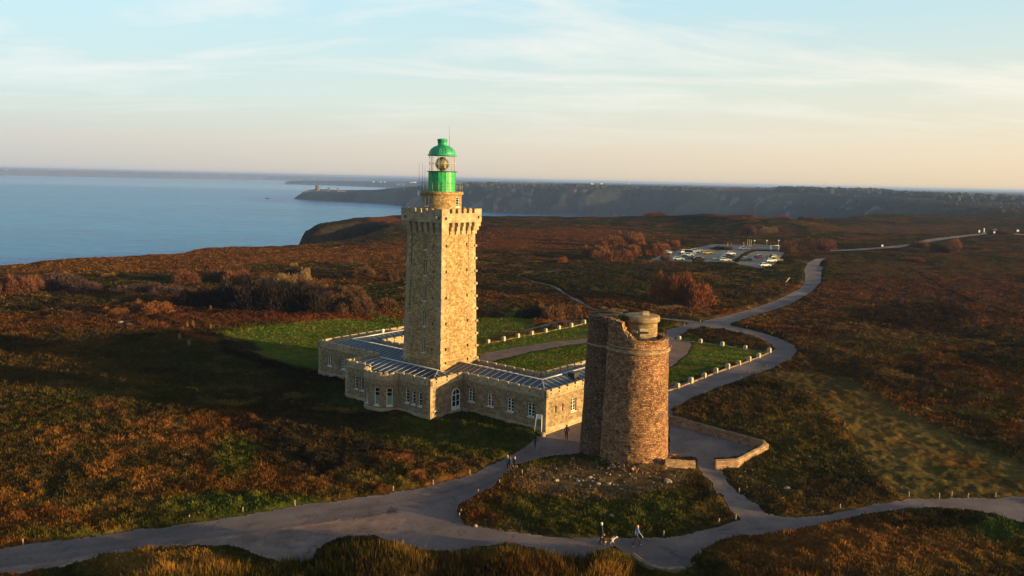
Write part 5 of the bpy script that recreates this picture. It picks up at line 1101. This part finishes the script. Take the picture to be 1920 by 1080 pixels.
def make_car(c, van=False):
    t = empty('parked_van' if van else 'parked_car', (0, 0, 0)); W_ = 1.72
    mb, cab = car_body(4.6 if van else 4.2, van=van); 
    # roof panel joined to the body
    r0, r1 = cab[1], cab[2]; ti = .68 if not van else .78
    mb.box(r0[0], r1[0], -ti, ti, r0[1]-.03, r0[1]+.02)
    for sy in (-1, 1):
        for p_, q_ in ((cab[0], cab[1]), (cab[3], cab[2])): mb.tube((p_[0], sy*.8, p_[1]), (q_[0], sy*ti, q_[1]), .05, n=4)
    bo = mb.build('body', paint(c), t)
    g = MB(); A = [(x, -(.8 if i in (0, 3) else ti), z-.01) for i, (x, z) in enumerate(cab)]; B = [(x, -y, z) for x, y, z in A]
    for k in range(3): g.face([A[k], B[k], B[k+1], A[k+1]])
    g.face(A[::-1]); g.face(B); g.build('window', M['pane'], t)
    hl = (4.6 if van else 4.2)/2
    for sx_ in (-1, 1):
        for sy in (-1, 1):
            mb = MB(); cx = sx_*(hl-.8)
            n = 14; R_ = .32
            for k in range(n):
                t0, t1 = 2*PI*k/n, 2*PI*(k+1)/n
                mb.face([(cx+R_*math.cos(t0), sy*.66, R_+R_*math.sin(t0)), (cx+R_*math.cos(t1), sy*.66, R_+R_*math.sin(t1)), (cx+R_*math.cos(t1), sy*.87, R_+R_*math.sin(t1)), (cx+R_*math.cos(t0), sy*.87, R_+R_*math.sin(t0))])
            mb.face([(cx+R_*math.cos(2*PI*k/n), sy*.87, R_+R_*math.sin(2*PI*k/n)) for k in range(n)])
            mb.build('wheel', M['tyre'], t)
    for sy in (-1, 1):
        mb = MB(); mb.box(hl-.13, hl-.02, sy*.6-.16, sy*.6+.16, .62, .74); mb.build('headlight', M['white'], t)
    return t
WH, SI, BL, DT, YE, RD, PB = (.5, .52, .54), (.28, .3, .32), (.012, .013, .016), (.02, .045, .055), (.36, .26, .03), (.1, .02, .022), (.4, .52, .58)
base_cars = {}
cars = [(1254, 476, SI, 10, 'silver car at the far left end of the parked group'), (1247, 478, BL, 12, 'dark car tucked against the scrub at the left end of the car park'), (1272, 488, PB, -8, 'pale blue car at the front left corner of the car park'), (1285, 484.5, DT, -10, 'dark teal car right behind the pale blue one at the front left'),
 (1291, 480.5, PB, -10, 'pale blue car between the dark teal car and the white van'), (1283, 475, WH, 14, 'white car partly hidden behind the left row'), (1303, 473.5, PB, -12, 'light blue car at the back of the left row beside the white van'), (1309, 472, SI, -12, 'silver car last at the back of the left row'),
 (1326, 476.5, YE, -4, 'yellow car alone to the right of the left row'), (1311, 488, BL, -14, 'black car behind the low scrub at the front of the car park'), (1369, 478, WH, 5, 'white car farthest back in the middle row'), (1366, 482.5, BL, -12, 'black car second from the back in the middle row'), (1361, 486, BL, -12, 'black car third from the back in the middle row'),
 (1360, 490, WH, -6, 'white car at the front of the middle row'), (1343, 492.5, DT, 0, 'dark car half sunk behind the heath at the front of the middle row'), (1395, 468.5, WH, -14, 'white car at the back by the wooden posts'), (1399, 489, BL, 6, 'black car standing alone in the right hand lot'), (1422, 484.5, RD, 85, 'small dark red car in the middle of the right hand lot'),
 (1452, 484, BL, 14, 'black car at the back of the right row'), (1445, 491.5, WH, 10, 'white car in the middle of the right row'), (1457, 490, DT, 12, 'dark car behind the middle white one in the right row'), (1434, 500, WH, 8, 'white car nearest the heath in the right hand lot')]
for a, b_, c, rot, l in cars:
    if c not in base_cars: base_cars[c] = o = make_car(c)
    else: o = copy_tree(base_cars[c])
    p = P(a, b_); o.location = p; o.rotation_euler = (0, 0, math.radians(rot+10)); tag(o, l, 'car', 'cars in the car park')
vn = make_car(WH, True); p = P(1294, 477.5); vn.location = p; vn.rotation_euler = (0, 0, math.radians(-10)); tag(vn, 'white van standing higher than the cars in the left row', 'van')
# ------------------------------------------------------------------ posts, lamps, signs
def post(px, py, hpx, r, label, mat='wood', name='wooden_post', cat='post', lean=(0, 0), group=None):
    p = P(px, py); h = hpx/(F/math.hypot(*p[:2])); mb = MB(); mb.tube((0, 0, -.3), (lean[0], lean[1], h), r, r*.85, 7); o = mb.build(name, M[mat]); o.location = p
    return tag(o, label, cat, group)
for a, b_, h, l in [(1364, 462.5, 7, 'short wooden post behind the white car park lane, leftmost'), (1371, 461.5, 6, 'short wooden post behind the lane, second from the left'), (1394, 465, 11, 'tall wooden post just above the back white car'), (1401, 462, 13, 'left leg of the tall pair of wooden posts'), (1405, 462, 13, 'right leg of the tall pair of wooden posts'), (1404, 466, 9, 'wooden post in front of the tall pair'), (1408, 463, 13, 'wooden post right of the tall pair')]:
    post(a, b_, h, .15, l, 'wood', group='wooden posts at the car park entrance')
post(1470, 531, 10, .16, 'pale wooden pole leaning to the right beside the lane bend', 'bollard', lean=(1.7, .4))
for k, (a, b_, h) in enumerate(((1414, 462, 11), (1437, 461, 10), (1459, 462, 11))):
    p = P(a, b_); hh = h/(F/math.hypot(*p[:2])); t = empty('lamp_post', p, 0, 'white headed lamp post behind the car park, %s of three' % ['left', 'middle', 'right'][k], 'lamp post', 'lamp posts behind the car park')
    mb = MB(); mb.tube((0, 0, -.2), (0, 0, hh-.4), .09); mb.build('pole', M['rail'], t); mb = MB(); mb.lathe([(.12, hh-.45), (.42, hh-.2), (.38, hh+.05), (0, hh+.2)], n=12); mb.build('lamp_head', M['white'], t)
p = P(1445, 469); t = empty('height_barrier', p, 0, 'white height barrier frame at the back right of the car park', 'barrier')
for x in (0, 3.4): mb = MB(); mb.tube((x, 0, -.2), (x, 0, 2.1), .09); mb.build('upright', M['white'], t)
mb = MB(); mb.tube((-.1, 0, 2.12), (3.5, 0, 2.12), .1); mb.build('crossbar', M['white'], t)
p0, p1 = P(1411, 461), P(1462, 464); mb = MB()
stone_wall('low_wall', [tuple(p0[:2]), tuple(p1[:2])], .7, .3, 'low pale wall behind the right hand car park lot', mat='bollard')
def sign(px, py, w_, h_, z0, label, mat='white', two=True):
    p = P(px, py); t = empty('signboard', p, 0, label, 'sign')
    mb = MB(); mb.box(-w_/2, w_/2, -.05, .05, z0, z0+h_); mb.build('board', M[mat], t)
    for x in ((-w_*.4, w_*.4) if two else (0,)): mb = MB(); mb.tube((x, .08, -.3), (x, .08, z0+h_*.9), .06); mb.build('post', M['wood'], t)
    return t
sign(1531, 466, 2.0, 1.6, 1.1, 'white information board beside the thicket right of the car park')
sign(1556, 466, 1.2, 1.0, .9, 'small pale board right of the white information board', 'bollard')
sign(1654, 466, .9, .8, .9, 'small white sign beside the far road', 'white', False)
sign(1864, 440, 1.1, 1., 1., 'white road sign right of the far junction', 'white', False); sign(1908, 438, 1.5, 1.2, 1.4, 'white square sign at the far right by the road', 'white')
sign(1836, 437, 1.0, 1.6, .4, 'small white sign left of the far junction', 'white', False)
p = P(1844.5, 436); mb = MB(); mb.lathe([(.38, 0), (.34, 2.6), (.2, 3.), (0, 3.1)], n=10); o = mb.build('marker_pillar', M['white']); o.location = p; tag(o, 'tall white marker pillar at the far road junction', 'pillar')
# A-frame board by the house corner
p = P(1008, 816); t = empty('easel_board', p, BA+.35, 'tall white framed easel board leaning by the front corner of the house', 'sign')
mb = MB(); mb.tube((-.42, 0, 0), (-.3, .45, 2.2), .05); mb.build('leg', M['white'], t); mb = MB(); mb.tube((.42, 0, 0), (.3, .45, 2.2), .05); mb.build('leg', M['white'], t)
mb = MB(); mb.face([(-.34, .36, 1.75), (.34, .36, 1.75), (.34, .46, 2.25), (-.34, .46, 2.25)]); mb.face([(-.34, .4, 1.75), (-.34, .5, 2.25), (.34, .5, 2.25), (.34, .4, 1.75)]); mb.build('panel', M['white'], t); mb = MB(); mb.tube((0, .9, 0), (0, .5, 2.1), .03); mb.build('strut', M['wood'], t)
# a floodlight box and a small stone by the corner
mb = MB(); mb.lathe([(.28, -.1), (.3, .2), (.16, .45), (0, .5)], n=7, smooth=False); o = mb.build('boulder', M['boulder']); p = P(1018, 818); o.location = p; tag(o, 'small pale stone against the front corner of the house', 'stone')
# marker pegs along the tracks
pegs = [(43, 1022, 'front track far left'), (355, 977, 'front track'), (455, 962, 'front track'), (553, 948, 'front track'), (737, 921, 'bracken verge'), (812, 909, 'bracken verge'), (881, 890, 'bracken verge'), (937, 908, 'grass island left tip'), (979, 890, 'stony slope'), (896, 927, 'grass island left tip'), (864, 965, 'grass island left tip'), (862, 972, 'grass island left tip'), (1244, 1006, 'lady in blue'), (1347, 982, 'lower right of the grass island'), (1379, 975, 'right tip of the grass island'),
        (1386, 925, 'terrace path'), (1704, 932, 'right hand gravel slope'), (1761, 934, 'right hand gravel slope'), (1784, 931, 'right hand gravel slope'), (1814, 934, 'right hand gravel slope'), (1866, 933, 'right hand gravel slope'), (1575, 955, 'dark heath right'), (1405, 703, 'outer side of lane'), (1438, 689, 'outer side of lane'), (1466, 679, 'outer side of lane'), (1390, 712, 'outer side of lane'), (1400, 616, 'top of lane bend'), (1447, 628, 'top of lane bend'), (1313, 604, 'lane fork'), (1283, 611, 'lane fork')]
pg = None; cnt = {}
for a, b_, wv in pegs:
    k = cnt.get(wv, 0); cnt[wv] = k+1; tot = sum(1 for q in pegs if q[2] == wv)
    if pg is None: mb = MB(); mb.tube((0, 0, -.2), (0, 0, .5), .055, .05, 6); pg = o = mb.build('marker_peg', M['wood'])
    else: o = pg.copy(); col.objects.link(o)
    o.location = P(a, b_); o.rotation_euler = (random.uniform(-.1, .1), random.uniform(-.1, .1), 0)
    tag(o, 'short wooden marker peg by the %s%s' % (wv, '' if tot == 1 else ', %s along it' % ORD[k]), 'peg', 'marker pegs along the tracks')
# pale stones on the slope of the grass island
def boulder(seed, s):
    rg = random.Random(seed); import bmesh
    bm = bmesh.new(); bmesh.ops.create_icosphere(bm, subdivisions=2, radius=1)
    for v in bm.verts: v.co = v.co*rg.uniform(.75, 1.15); v.co.z *= .6
    me = bpy.data.meshes.new('boulder'); bm.to_mesh(me); bm.free(); me.materials.append(M['boulder']); o = bpy.data.objects.new('boulder', me); col.objects.link(o); o.scale = (s, s*.8, s); return o
st_ = [(1106, 897, .26, 'stony slope left of the ruined tower'), (1122, 910, .3, 'largest white stone on the slope left of the ruined tower'), (1141, 909, .26, 'white stone beside the largest one'), (1165, 919, .18, 'small white stone below the left foot of the tower'), (1216, 923, .2, 'white stone below the middle of the tower'), (1147, 970, .28, 'lone white stone in the grass above the dog walker'), (1084, 904, .22, 'pale stone at the left of the stony slope'), (1043, 903, .3, 'pinkish stone on the left of the stony slope'), (977, 953, .28, 'white stone in the grass of the island, upper one'), (913, 979, .3, 'white stone in the grass of the island, lower left one'), (892, 988, .2, 'small stone on the lower left edge of the grass island'), (1252, 905, .5, 'big pale fallen block right of the tower foot'), (1420, 865, .35, 'flat stone below the angled terrace wall'), (1476, 918, .35, 'pale stone in the heath right of the terrace path'), (1402, 925, .14, 'little stone on the edge of the terrace path'),
       (226, 609, .7, 'pale rock outcrop on the red bank at far left'), (243, 612, .6, 'smaller pale rock right of the outcrop at far left')]
for k, (a, b_, s, l) in enumerate(st_):
    o = boulder(k, s); p = P(a, b_); o.location = (p[0], p[1], p[2]+.1+(.25 if s > .5 else 0)); o.rotation_euler = (0, 0, k); tag(o, l if 'stone' in l or 'rock' in l or 'block' in l else l, 'stone', 'pale stones on the slopes')
o['label'] = st_[-1][3]
rg = np.random.default_rng(77); Vs = []; Fs = []; b0 = 0
cube = np.array([(x, y, z) for z in (-1, 1) for y in (-1, 1) for x in (-1, 1)])*.5; cf = np.array([(0, 2, 3, 1), (4, 5, 7, 6), (0, 1, 5, 4), (1, 3, 7, 5), (3, 2, 6, 7), (2, 0, 4, 6)])
for k in range(330):
    if k < 190: a, b_ = rg.normal(1130, 75), rg.normal(905, 17)
    else: a, b_ = rg.uniform(1340, 1640), rg.uniform(850, 960)
    q = unp(a, b_, .15); i, j = lookup(np.array([q[0]]), np.array([q[1]]))
    if k_any[i[0], j[0]] or inhouse(q[0], q[1]): continue
    s = rg.uniform(.04, .14); c_, s_ = math.cos(k), math.sin(k); v = cube*(1+rg.uniform(-.35, .35, (8, 1)))*np.array([s, s*.8, s*.6]); v = np.stack([v[:, 0]*c_-v[:, 1]*s_, v[:, 0]*s_+v[:, 1]*c_, v[:, 2]], 1)+np.array([q[0], q[1], HT[i[0], j[0]]+.03]); Vs.append(v); Fs.append(cf+b0); b0 += 8
tag(raw_mesh('rubble', np.concatenate(Vs), np.concatenate(Fs), M['boulder']), 'small loose stones scattered on the slope below the ruined tower', 'rubble', kind='stuff')
# ------------------------------------------------------------------ people
def person(px, py, h, face, label, coat, legs, shoe, hair, stride=.25, arm=(.1, -.1), skin=(.45, .27, .19), longcoat=False, name='person', hold=None, lean=0.):
    """one continuous skinned body; face = heading in radians (0 = +x)"""
    k = h/1.75; J = {}; E_ = []; mats = [plain('coat', coat), plain('trousers', legs), plain('shoes', shoe), plain('skin', skin, .6)]
    vs, es, rs, mt = [], [], [], []
    def v(x, y, z, r, m_): vs.append((x*k, y*k, z*k)); rs.append((r[0]*k, r[1]*k) if isinstance(r, tuple) else (r*k, r*k)); mt.append(m_); return len(vs)-1
    def e(a, b): es.append((a, b)); return b
    L0 = lean
    pel = v(0, 0, .95, (.15, .115), 1 if not longcoat else 0); wst = e(pel, v(L0*.3, 0, 1.1, (.135, .105), 0)); ch = e(wst, v(L0*.7, 0, 1.32, (.16, .115), 0)); nk0 = e(ch, v(L0, 0, 1.47, .07, 0)); nk = e(nk0, v(L0*1.1+.01, 0, 1.54, .05, 3))
    hd = e(nk, v(L0*1.2+.02, 0, 1.62, (.078, .088), 3)); hd2 = e(hd, v(L0*1.2+.015, 0, 1.7, (.07, .08), 3)); nose = e(hd, v(L0*1.2+.105, 0, 1.625, .014, 3)); chin = e(hd, v(L0*1.2+.06, 0, 1.56, .03, 3))
    for s in (-1, 1):
        ear = e(hd, v(L0*1.2+.01, s*.082, 1.63, .014, 3))
        f_ = s*stride
        hp_ = e(pel, v(.0, s*.09, .88, .095, 1)); kn = e(hp_, v(f_*.55+.05, s*.095, .49, .062, 1)); an = e(kn, v(f_*1.0-.02*(f_ < 0), s*.095, .1, .042, 1)); fo = e(an, v(f_*1.0+.03, s*.095, .045, .04, 2)); to = e(fo, v(f_*1.0+.17, s*.1, .035, .033, 2))
        am = arm[0 if s < 0 else 1]
        sh = e(nk0, v(L0*.9, s*.17, 1.43, .062, 0)); el = e(sh, v(L0*.6+am*.6, s*.235, 1.15, .045, 0)); wr = e(el, v(am*1.2+.08, s*.22, .93, .032, 0)); pa_ = e(wr, v(am*1.3+.09, s*.22, .86, (.035, .02), 3))
        for q in range(4):
            f1 = e(pa_, v(am*1.3+.09+.022*(q-1.5)+.005, s*.218, .8-.003*abs(q-1.5), .0085, 3)); e(f1, v(am*1.3+.09+.02*(q-1.5)+.012, s*.205, .765+.006*(q == 3), .0075, 3))
        t1 = e(pa_, v(am*1.3+.135, s*.205, .84, .0095, 3)); e(t1, v(am*1.3+.15, s*.2, .81, .008, 3))
    me = bpy.data.meshes.new(name); me.from_pydata(vs, es, []); o = bpy.data.objects.new(name, me); col.objects.link(o)
    sk = o.modifiers.new('skin', 'SKIN'); sk.use_smooth_shade = True; sk.branch_smoothing = .4
    for i, r in enumerate(rs): me.skin_vertices[0].data[i].radius = r
    me.skin_vertices[0].data[0].use_root = True
    ss = o.modifiers.new('sub', 'SUBSURF'); ss.levels = ss.render_levels = 1
    dg = bpy.context.evaluated_depsgraph_get(); nm = bpy.data.meshes.new_from_object(o.evaluated_get(dg)); bpy.data.objects.remove(o)
    body = bpy.data.objects.new(name, nm); col.objects.link(body)
    nm.materials.clear(); [nm.materials.append(m_) for m_ in mats]
    A = np.array([vs[a] for a, b in es]); B = np.array([vs[b] for a, b in es]); Mx = np.array([(mt[b]) for a, b in es]); Rr = np.array([rs[b][0] for a, b in es])
    for pl in nm.polygons:
        c = np.array(pl.center); AB = B-A; t = np.clip(((c-A)*AB).sum(1)/((AB*AB).sum(1)+1e-9), 0, 1); dd = np.linalg.norm(c-(A+AB*t[:, None]), axis=1)/Rr**.5
        mi_ = int(Mx[dd.argmin()]); 
        if c[2] < .8*k and mi_ == 0 and abs(c[1]) < .16*k: mi_ = 1
        pl.material_index = mi_; pl.use_smooth = True
    p = P(px, py); body.location = p; body.rotation_euler = (0, 0, face); tag(body, label, 'person')
    mb = MB(); hx = L0*1.2+.0
    mb.lathe([(.0, 1.5*k+.0), (.075*k, 1.56*k), (.096*k, 1.64*k), (.09*k, 1.7*k), (.055*k, 1.765*k), (0, 1.785*k)], (hx-.012)*k, 0, 12); ho = mb.build('hair', plain('hair', hair, .8), body)
    if longcoat:
        mb = MB(); mb.lathe([(.15*k, 1.2*k), (.17*k, .95*k), (.2*k, .72*k)], 0, 0, 14); mb.build('coat_skirt', mats[0], body)
    mb = MB(); 
    for s in (-1, 1): mb.box((hx+.082)*k, (hx+.092)*k, (s*.03-.01)*k, (s*.03+.01)*k, 1.645*k, 1.66*k)
    mb.build('eyes', plain('eye', (.02, .02, .02)), body)
    return body
hd_ = math.radians
person(951, 886, 1.72, hd_(35), 'person with grey hair in a blue grey jacket, leftmost of three walkers', (.1, .15, .18), (.03, .03, .04), (.5, .48, .45), (.42, .38, .34), .2)
person(956, 889, 1.74, hd_(25), 'person in a navy jacket over a white hem walking in the middle of the group', (.02, .035, .075), (.03, .02, .022), (.75, .72, .68), (.05, .03, .02), .26)
person(964, 889, 1.72, hd_(15), 'person in a black coat with fair hair walking on the right of the group', (.008, .008, .01), (.025, .015, .018), (.75, .72, .68), (.45, .25, .2), .34, lean=.03)
person(1003, 844, 1.7, hd_(60), 'person in a black coat walking towards the easel board', (.012, .012, .016), (.04, .045, .06), (.6, .6, .6), (.03, .02, .015), .22)
person(1062, 826, 1.76, hd_(80), 'person in dark clothes standing before the sunlit end wall of the house', (.02, .01, .012), (.02, .012, .015), (.6, .55, .5), (.02, .012, .01), .1)
person(1127, 1020, 1.76, hd_(-5), 'person with white hair in a long black coat walking a dog', (.01, .01, .012), (.012, .014, .02), (.02, .02, .025), (.62, .56, .48), .14, longcoat=True)
person(1193, 1024, 1.7, hd_(10), 'person in a bright blue jacket striding along the track behind the dog', (.12, .2, .42), (.01, .01, .012), (.5, .45, .4), (.5, .36, .2), .36, arm=(.25, -.12), lean=.05)
for a, b_, l in ((92, 488.5, 'tiny person standing on the cliff edge far left'), (158, 484.5, 'tiny person on the cliff edge, right of the other one'), (1266, 474, 'tiny dark figure standing between the left cars and the scrub'), (1275, 480, 'tiny dark figure beside the pale blue cars'), (1438, 487, 'tiny dark figure beside the right row of cars'), (1419, 606, 'x')):
    if l == 'x': continue
    person(a, b_, 1.8, 1., l, (.02, .02, .025), (.02, .02, .02), (.1, .1, .1), (.04, .03, .02), .1)
# dog
def dog(px, py, face):
    vs, es, rs = [], [], []
    def v(x, y, z, r): vs.append((x, y, z)); rs.append(r if isinstance(r, tuple) else (r, r)); return len(vs)-1
    def e(a, b): es.append((a, b)); return b
    hipn = v(-.25, 0, .43, (.11, .1)); mid = e(hipn, v(.0, 0, .41, (.1, .11))); ch = e(mid, v(.24, 0, .41, (.12, .14))); nk = e(ch, v(.37, 0, .52, .08)); hd = e(nk, v(.45, 0, .6, .075)); mz = e(hd, v(.56, 0, .57, .04)); e(mz, v(.61, 0, .56, .03))
    t1 = e(hipn, v(-.38, 0, .5, .035)); t2 = e(t1, v(-.47, 0, .62, .022)); e(t2, v(-.46, 0, .7, .012))
    for s in (-1, 1):
        e(hd, v(.42, s*.07, .63, .02)); ea = len(vs)-1; e(ea, v(.41, s*.095, .56, .016))
        f = .08*s
        sh = e(ch, v(.25, s*.08, .32, .055)); el = e(sh, v(.22+f, s*.085, .22, .036)); w_ = e(el, v(.25+f*1.5, s*.085, .1, .024)); e(w_, v(.28+f*1.6, s*.085, .02, .026))
        st = e(hipn, v(-.24, s*.08, .33, .065)); kn = e(st, v(-.18-f*.6, s*.085, .24, .04)); hk = e(kn, v(-.31-f, s*.085, .13, .025)); an = e(hk, v(-.29-f, s*.085, .03, .022)); e(an, v(-.25-f, s*.085, .02, .022))
    me = bpy.data.meshes.new('dog'); me.from_pydata(vs, es, []); o = bpy.data.objects.new('dog', me); col.objects.link(o)
    sk = o.modifiers.new('skin', 'SKIN')
    for i, r in enumerate(rs): me.skin_vertices[0].data[i].radius = r
    me.skin_vertices[0].data[0].use_root = True
    o.modifiers.new('sub', 'SUBSURF').render_levels = 1; o.modifiers[-1].levels = 1
    nm = bpy.data.meshes.new_from_object(o.evaluated_get(bpy.context.evaluated_depsgraph_get())); bpy.data.objects.remove(o)
    b = bpy.data.objects.new('dog', nm); col.objects.link(b); nm.materials.clear(); nm.materials.append(plain('white_fur', (.55, .45, .35), .9)); nm.materials.append(plain('brown_fur', (.09, .035, .018), .9))
    for pl in nm.polygons:
        c = pl.center; pl.use_smooth = True; pl.material_index = 1 if (-.36 < c.x < .2 and c.z > .3) or (c.x > .38 and c.z > .58 and c.x < .52) else 0
    b.location = P(px, py); b.rotation_euler = (0, 0, face); b.scale = (1.25, 1.25, 1.15); tag(b, 'brown and white dog walking beside the person in black', 'dog'); return b
dog(1140, 1021.5, 0.)
# litter of the far right: a white pillar near the horizon (mast)
x, y = azd(1545, 3300); mb = MB(); mb.tube((0, 0, 0), (0, 0, 32), .9, .5); o = mb.build('radio_mast', M['rail']); o.location = (x, y, hz(x, y)); tag(o, 'thin mast rising above the woods on the right horizon', 'mast')
#@@WORLD
# ------------------------------------------------------------------ world, sun, air
SUN_EL = math.radians(5.2)
sa = BA+math.radians(20); sdir = Vector((math.cos(sa)*math.cos(SUN_EL), math.sin(sa)*math.cos(SUN_EL), math.sin(SUN_EL)))
w = bpy.data.worlds.new('World'); scn.world = w; w.use_nodes = True; nt = w.node_tree; L = nt.links; bg = nt.nodes['Background']
sky = nt.nodes.new('ShaderNodeTexSky'); sky.sky_type = 'NISHITA'; sky.sun_disc = False
sky.sun_elevation = SUN_EL; sky.sun_rotation = math.atan2(sdir.x, sdir.y)
sky.air_density = 1.; sky.dust_density = 1.2; sky.ozone_density = 1.2; sky.altitude = 60
tc = N(nt, 'ShaderNodeTexCoord')
sx = N(nt, 'ShaderNodeSeparateXYZ'); L.new(tc.outputs['Generated'], sx.inputs[0])
zz = N(nt, 'ShaderNodeMath', operation='ADD'); L.new(sx.outputs[2], zz.inputs[0]); zz.inputs[1].default_value = .12
dv = N(nt, 'ShaderNodeMath', operation='DIVIDE'); L.new(sx.outputs[0], dv.inputs[0]); L.new(zz.outputs[0], dv.inputs[1])
dw = N(nt, 'ShaderNodeMath', operation='DIVIDE'); L.new(sx.outputs[1], dw.inputs[0]); L.new(zz.outputs[0], dw.inputs[1])
cv = N(nt, 'ShaderNodeCombineXYZ'); L.new(dv.outputs[0], cv.inputs[0]); L.new(dw.outputs[0], cv.inputs[1])
mp = N(nt, 'ShaderNodeMapping'); mp.inputs['Scale'].default_value = (.55, 1.3, 1); mp.inputs['Rotation'].default_value = (0, 0, -.35); L.new(cv.outputs[0], mp.inputs['Vector'])
cn = N(nt, 'ShaderNodeTexNoise', Scale=1.1, Detail=9., Roughness=.6, Distortion=.6); L.new(mp.outputs[0], cn.inputs['Vector'])
crp = ramp(nt, [(.46, (0, 0, 0)), (.66, (1, 1, 1))]); L.new(cn.outputs['Fac'], crp.inputs[0])
# low veil of haze and thin cloud: greyish on the left, peach on the right, fading upwards
az_ = N(nt, 'ShaderNodeMapRange'); L.new(sx.outputs[0], az_.inputs['Value']); az_.inputs['From Min'].default_value = -.55; az_.inputs['From Max'].default_value = .6
vl = ramp(nt, [(0, (2.05, 2.05, 2.04)), (.035, (2.3, 2.3, 2.22)), (.09, (2.3, 2.85, 2.9)), (.2, (2.05, 3.1, 3.5)), (.5, (1.2, 1.8, 2.1))])
vr = ramp(nt, [(0, (3.1, 2.4, 1.55)), (.035, (3.25, 2.7, 1.95)), (.09, (3.0, 2.9, 2.4)), (.2, (2.1, 2.9, 3.1)), (.5, (1.3, 1.8, 2.1))])
L.new(sx.outputs[2], vl.inputs[0]); L.new(sx.outputs[2], vr.inputs[0])
vm = N(nt, 'ShaderNodeMix', data_type='RGBA'); L.new(az_.outputs[0], vm.inputs[0]); L.new(vl.outputs[0], vm.inputs[6]); L.new(vr.outputs[0], vm.inputs[7])
wt = ramp(nt, [(0, (.95,)*3), (.2, (.85,)*3), (.45, (0, 0, 0))]); L.new(sx.outputs[2], wt.inputs[0])
fr = N(nt, 'ShaderNodeMapRange'); L.new(sx.outputs[1], fr.inputs['Value']); fr.inputs['From Min'].default_value = -.1; fr.inputs['From Max'].default_value = .4
wm_ = N(nt, 'ShaderNodeMath', operation='MULTIPLY'); L.new(wt.outputs[0], wm_.inputs[0]); L.new(fr.outputs[0], wm_.inputs[1])
m1 = N(nt, 'ShaderNodeMix', data_type='RGBA'); L.new(wm_.outputs[0], m1.inputs[0]); L.new(sky.outputs[0], m1.inputs[6]); L.new(vm.outputs[2], m1.inputs[7])
# wisps
cf = N(nt, 'ShaderNodeMath', operation='MULTIPLY'); L.new(crp.outputs[0], cf.inputs[0]); ce = N(nt, 'ShaderNodeMapRange'); L.new(sx.outputs[2], ce.inputs['Value']); ce.inputs['From Min'].default_value = .035; ce.inputs['From Max'].default_value = .12; ce.inputs['To Max'].default_value = .95; L.new(ce.outputs[0], cf.inputs[1])
cg = N(nt, 'ShaderNodeMath', operation='MULTIPLY'); L.new(cf.outputs[0], cg.inputs[0]); L.new(wm_.outputs[0], cg.inputs[1])
cc_ = N(nt, 'ShaderNodeMix', data_type='RGBA'); L.new(az_.outputs[0], cc_.inputs[0]); cc_.inputs[6].default_value = (3.2, 3.25, 3.15, 1); cc_.inputs[7].default_value = (3.5, 3.3, 2.9, 1)
mixc = N(nt, 'ShaderNodeMix', data_type='RGBA'); L.new(cg.outputs[0], mixc.inputs[0]); L.new(m1.outputs[2], mixc.inputs[6]); L.new(cc_.outputs[2], mixc.inputs[7])
L.new(mixc.outputs[2], bg.inputs['Color']); bg.inputs['Strength'].default_value = .12
sl = bpy.data.lights.new('sun', 'SUN'); sl.energy = 4.3; sl.angle = math.radians(.6); sl.color = (1, .66, .25)
so = bpy.data.objects.new('sun', sl); col.objects.link(so); so.rotation_euler = sdir.to_track_quat('Z', 'Y').to_euler()
m = bpy.data.materials.new('haze'); m.use_nodes = True; nt = m.node_tree; nt.nodes.clear()
ou = nt.nodes.new('ShaderNodeOutputMaterial'); pv = nt.nodes.new('ShaderNodeVolumePrincipled'); nt.links.new(pv.outputs[0], ou.inputs['Volume'])
pv.inputs['Color'].default_value = (.32, .5, 1, 1); pv.inputs['Density'].default_value = .00009; pv.inputs['Anisotropy'].default_value = .1
mb = MB(); mb.box(-29000, 29000, -2500, 27000, -86, 37); hb = mb.build('haze', m, merge=False); tag(hb, kind='stuff'); hb['label'] = 'pale air between the headland and the far coast'; hb['category'] = 'haze'
vs = scn.view_settings; vs.view_transform = 'Standard'; vs.look = 'None'; vs.exposure = 1.27; vs.gamma = 1; vs.use_curve_mapping = False
scn.cycles.use_denoising = True; scn.cycles.max_bounces = 6; scn.cycles.volume_bounces = 0
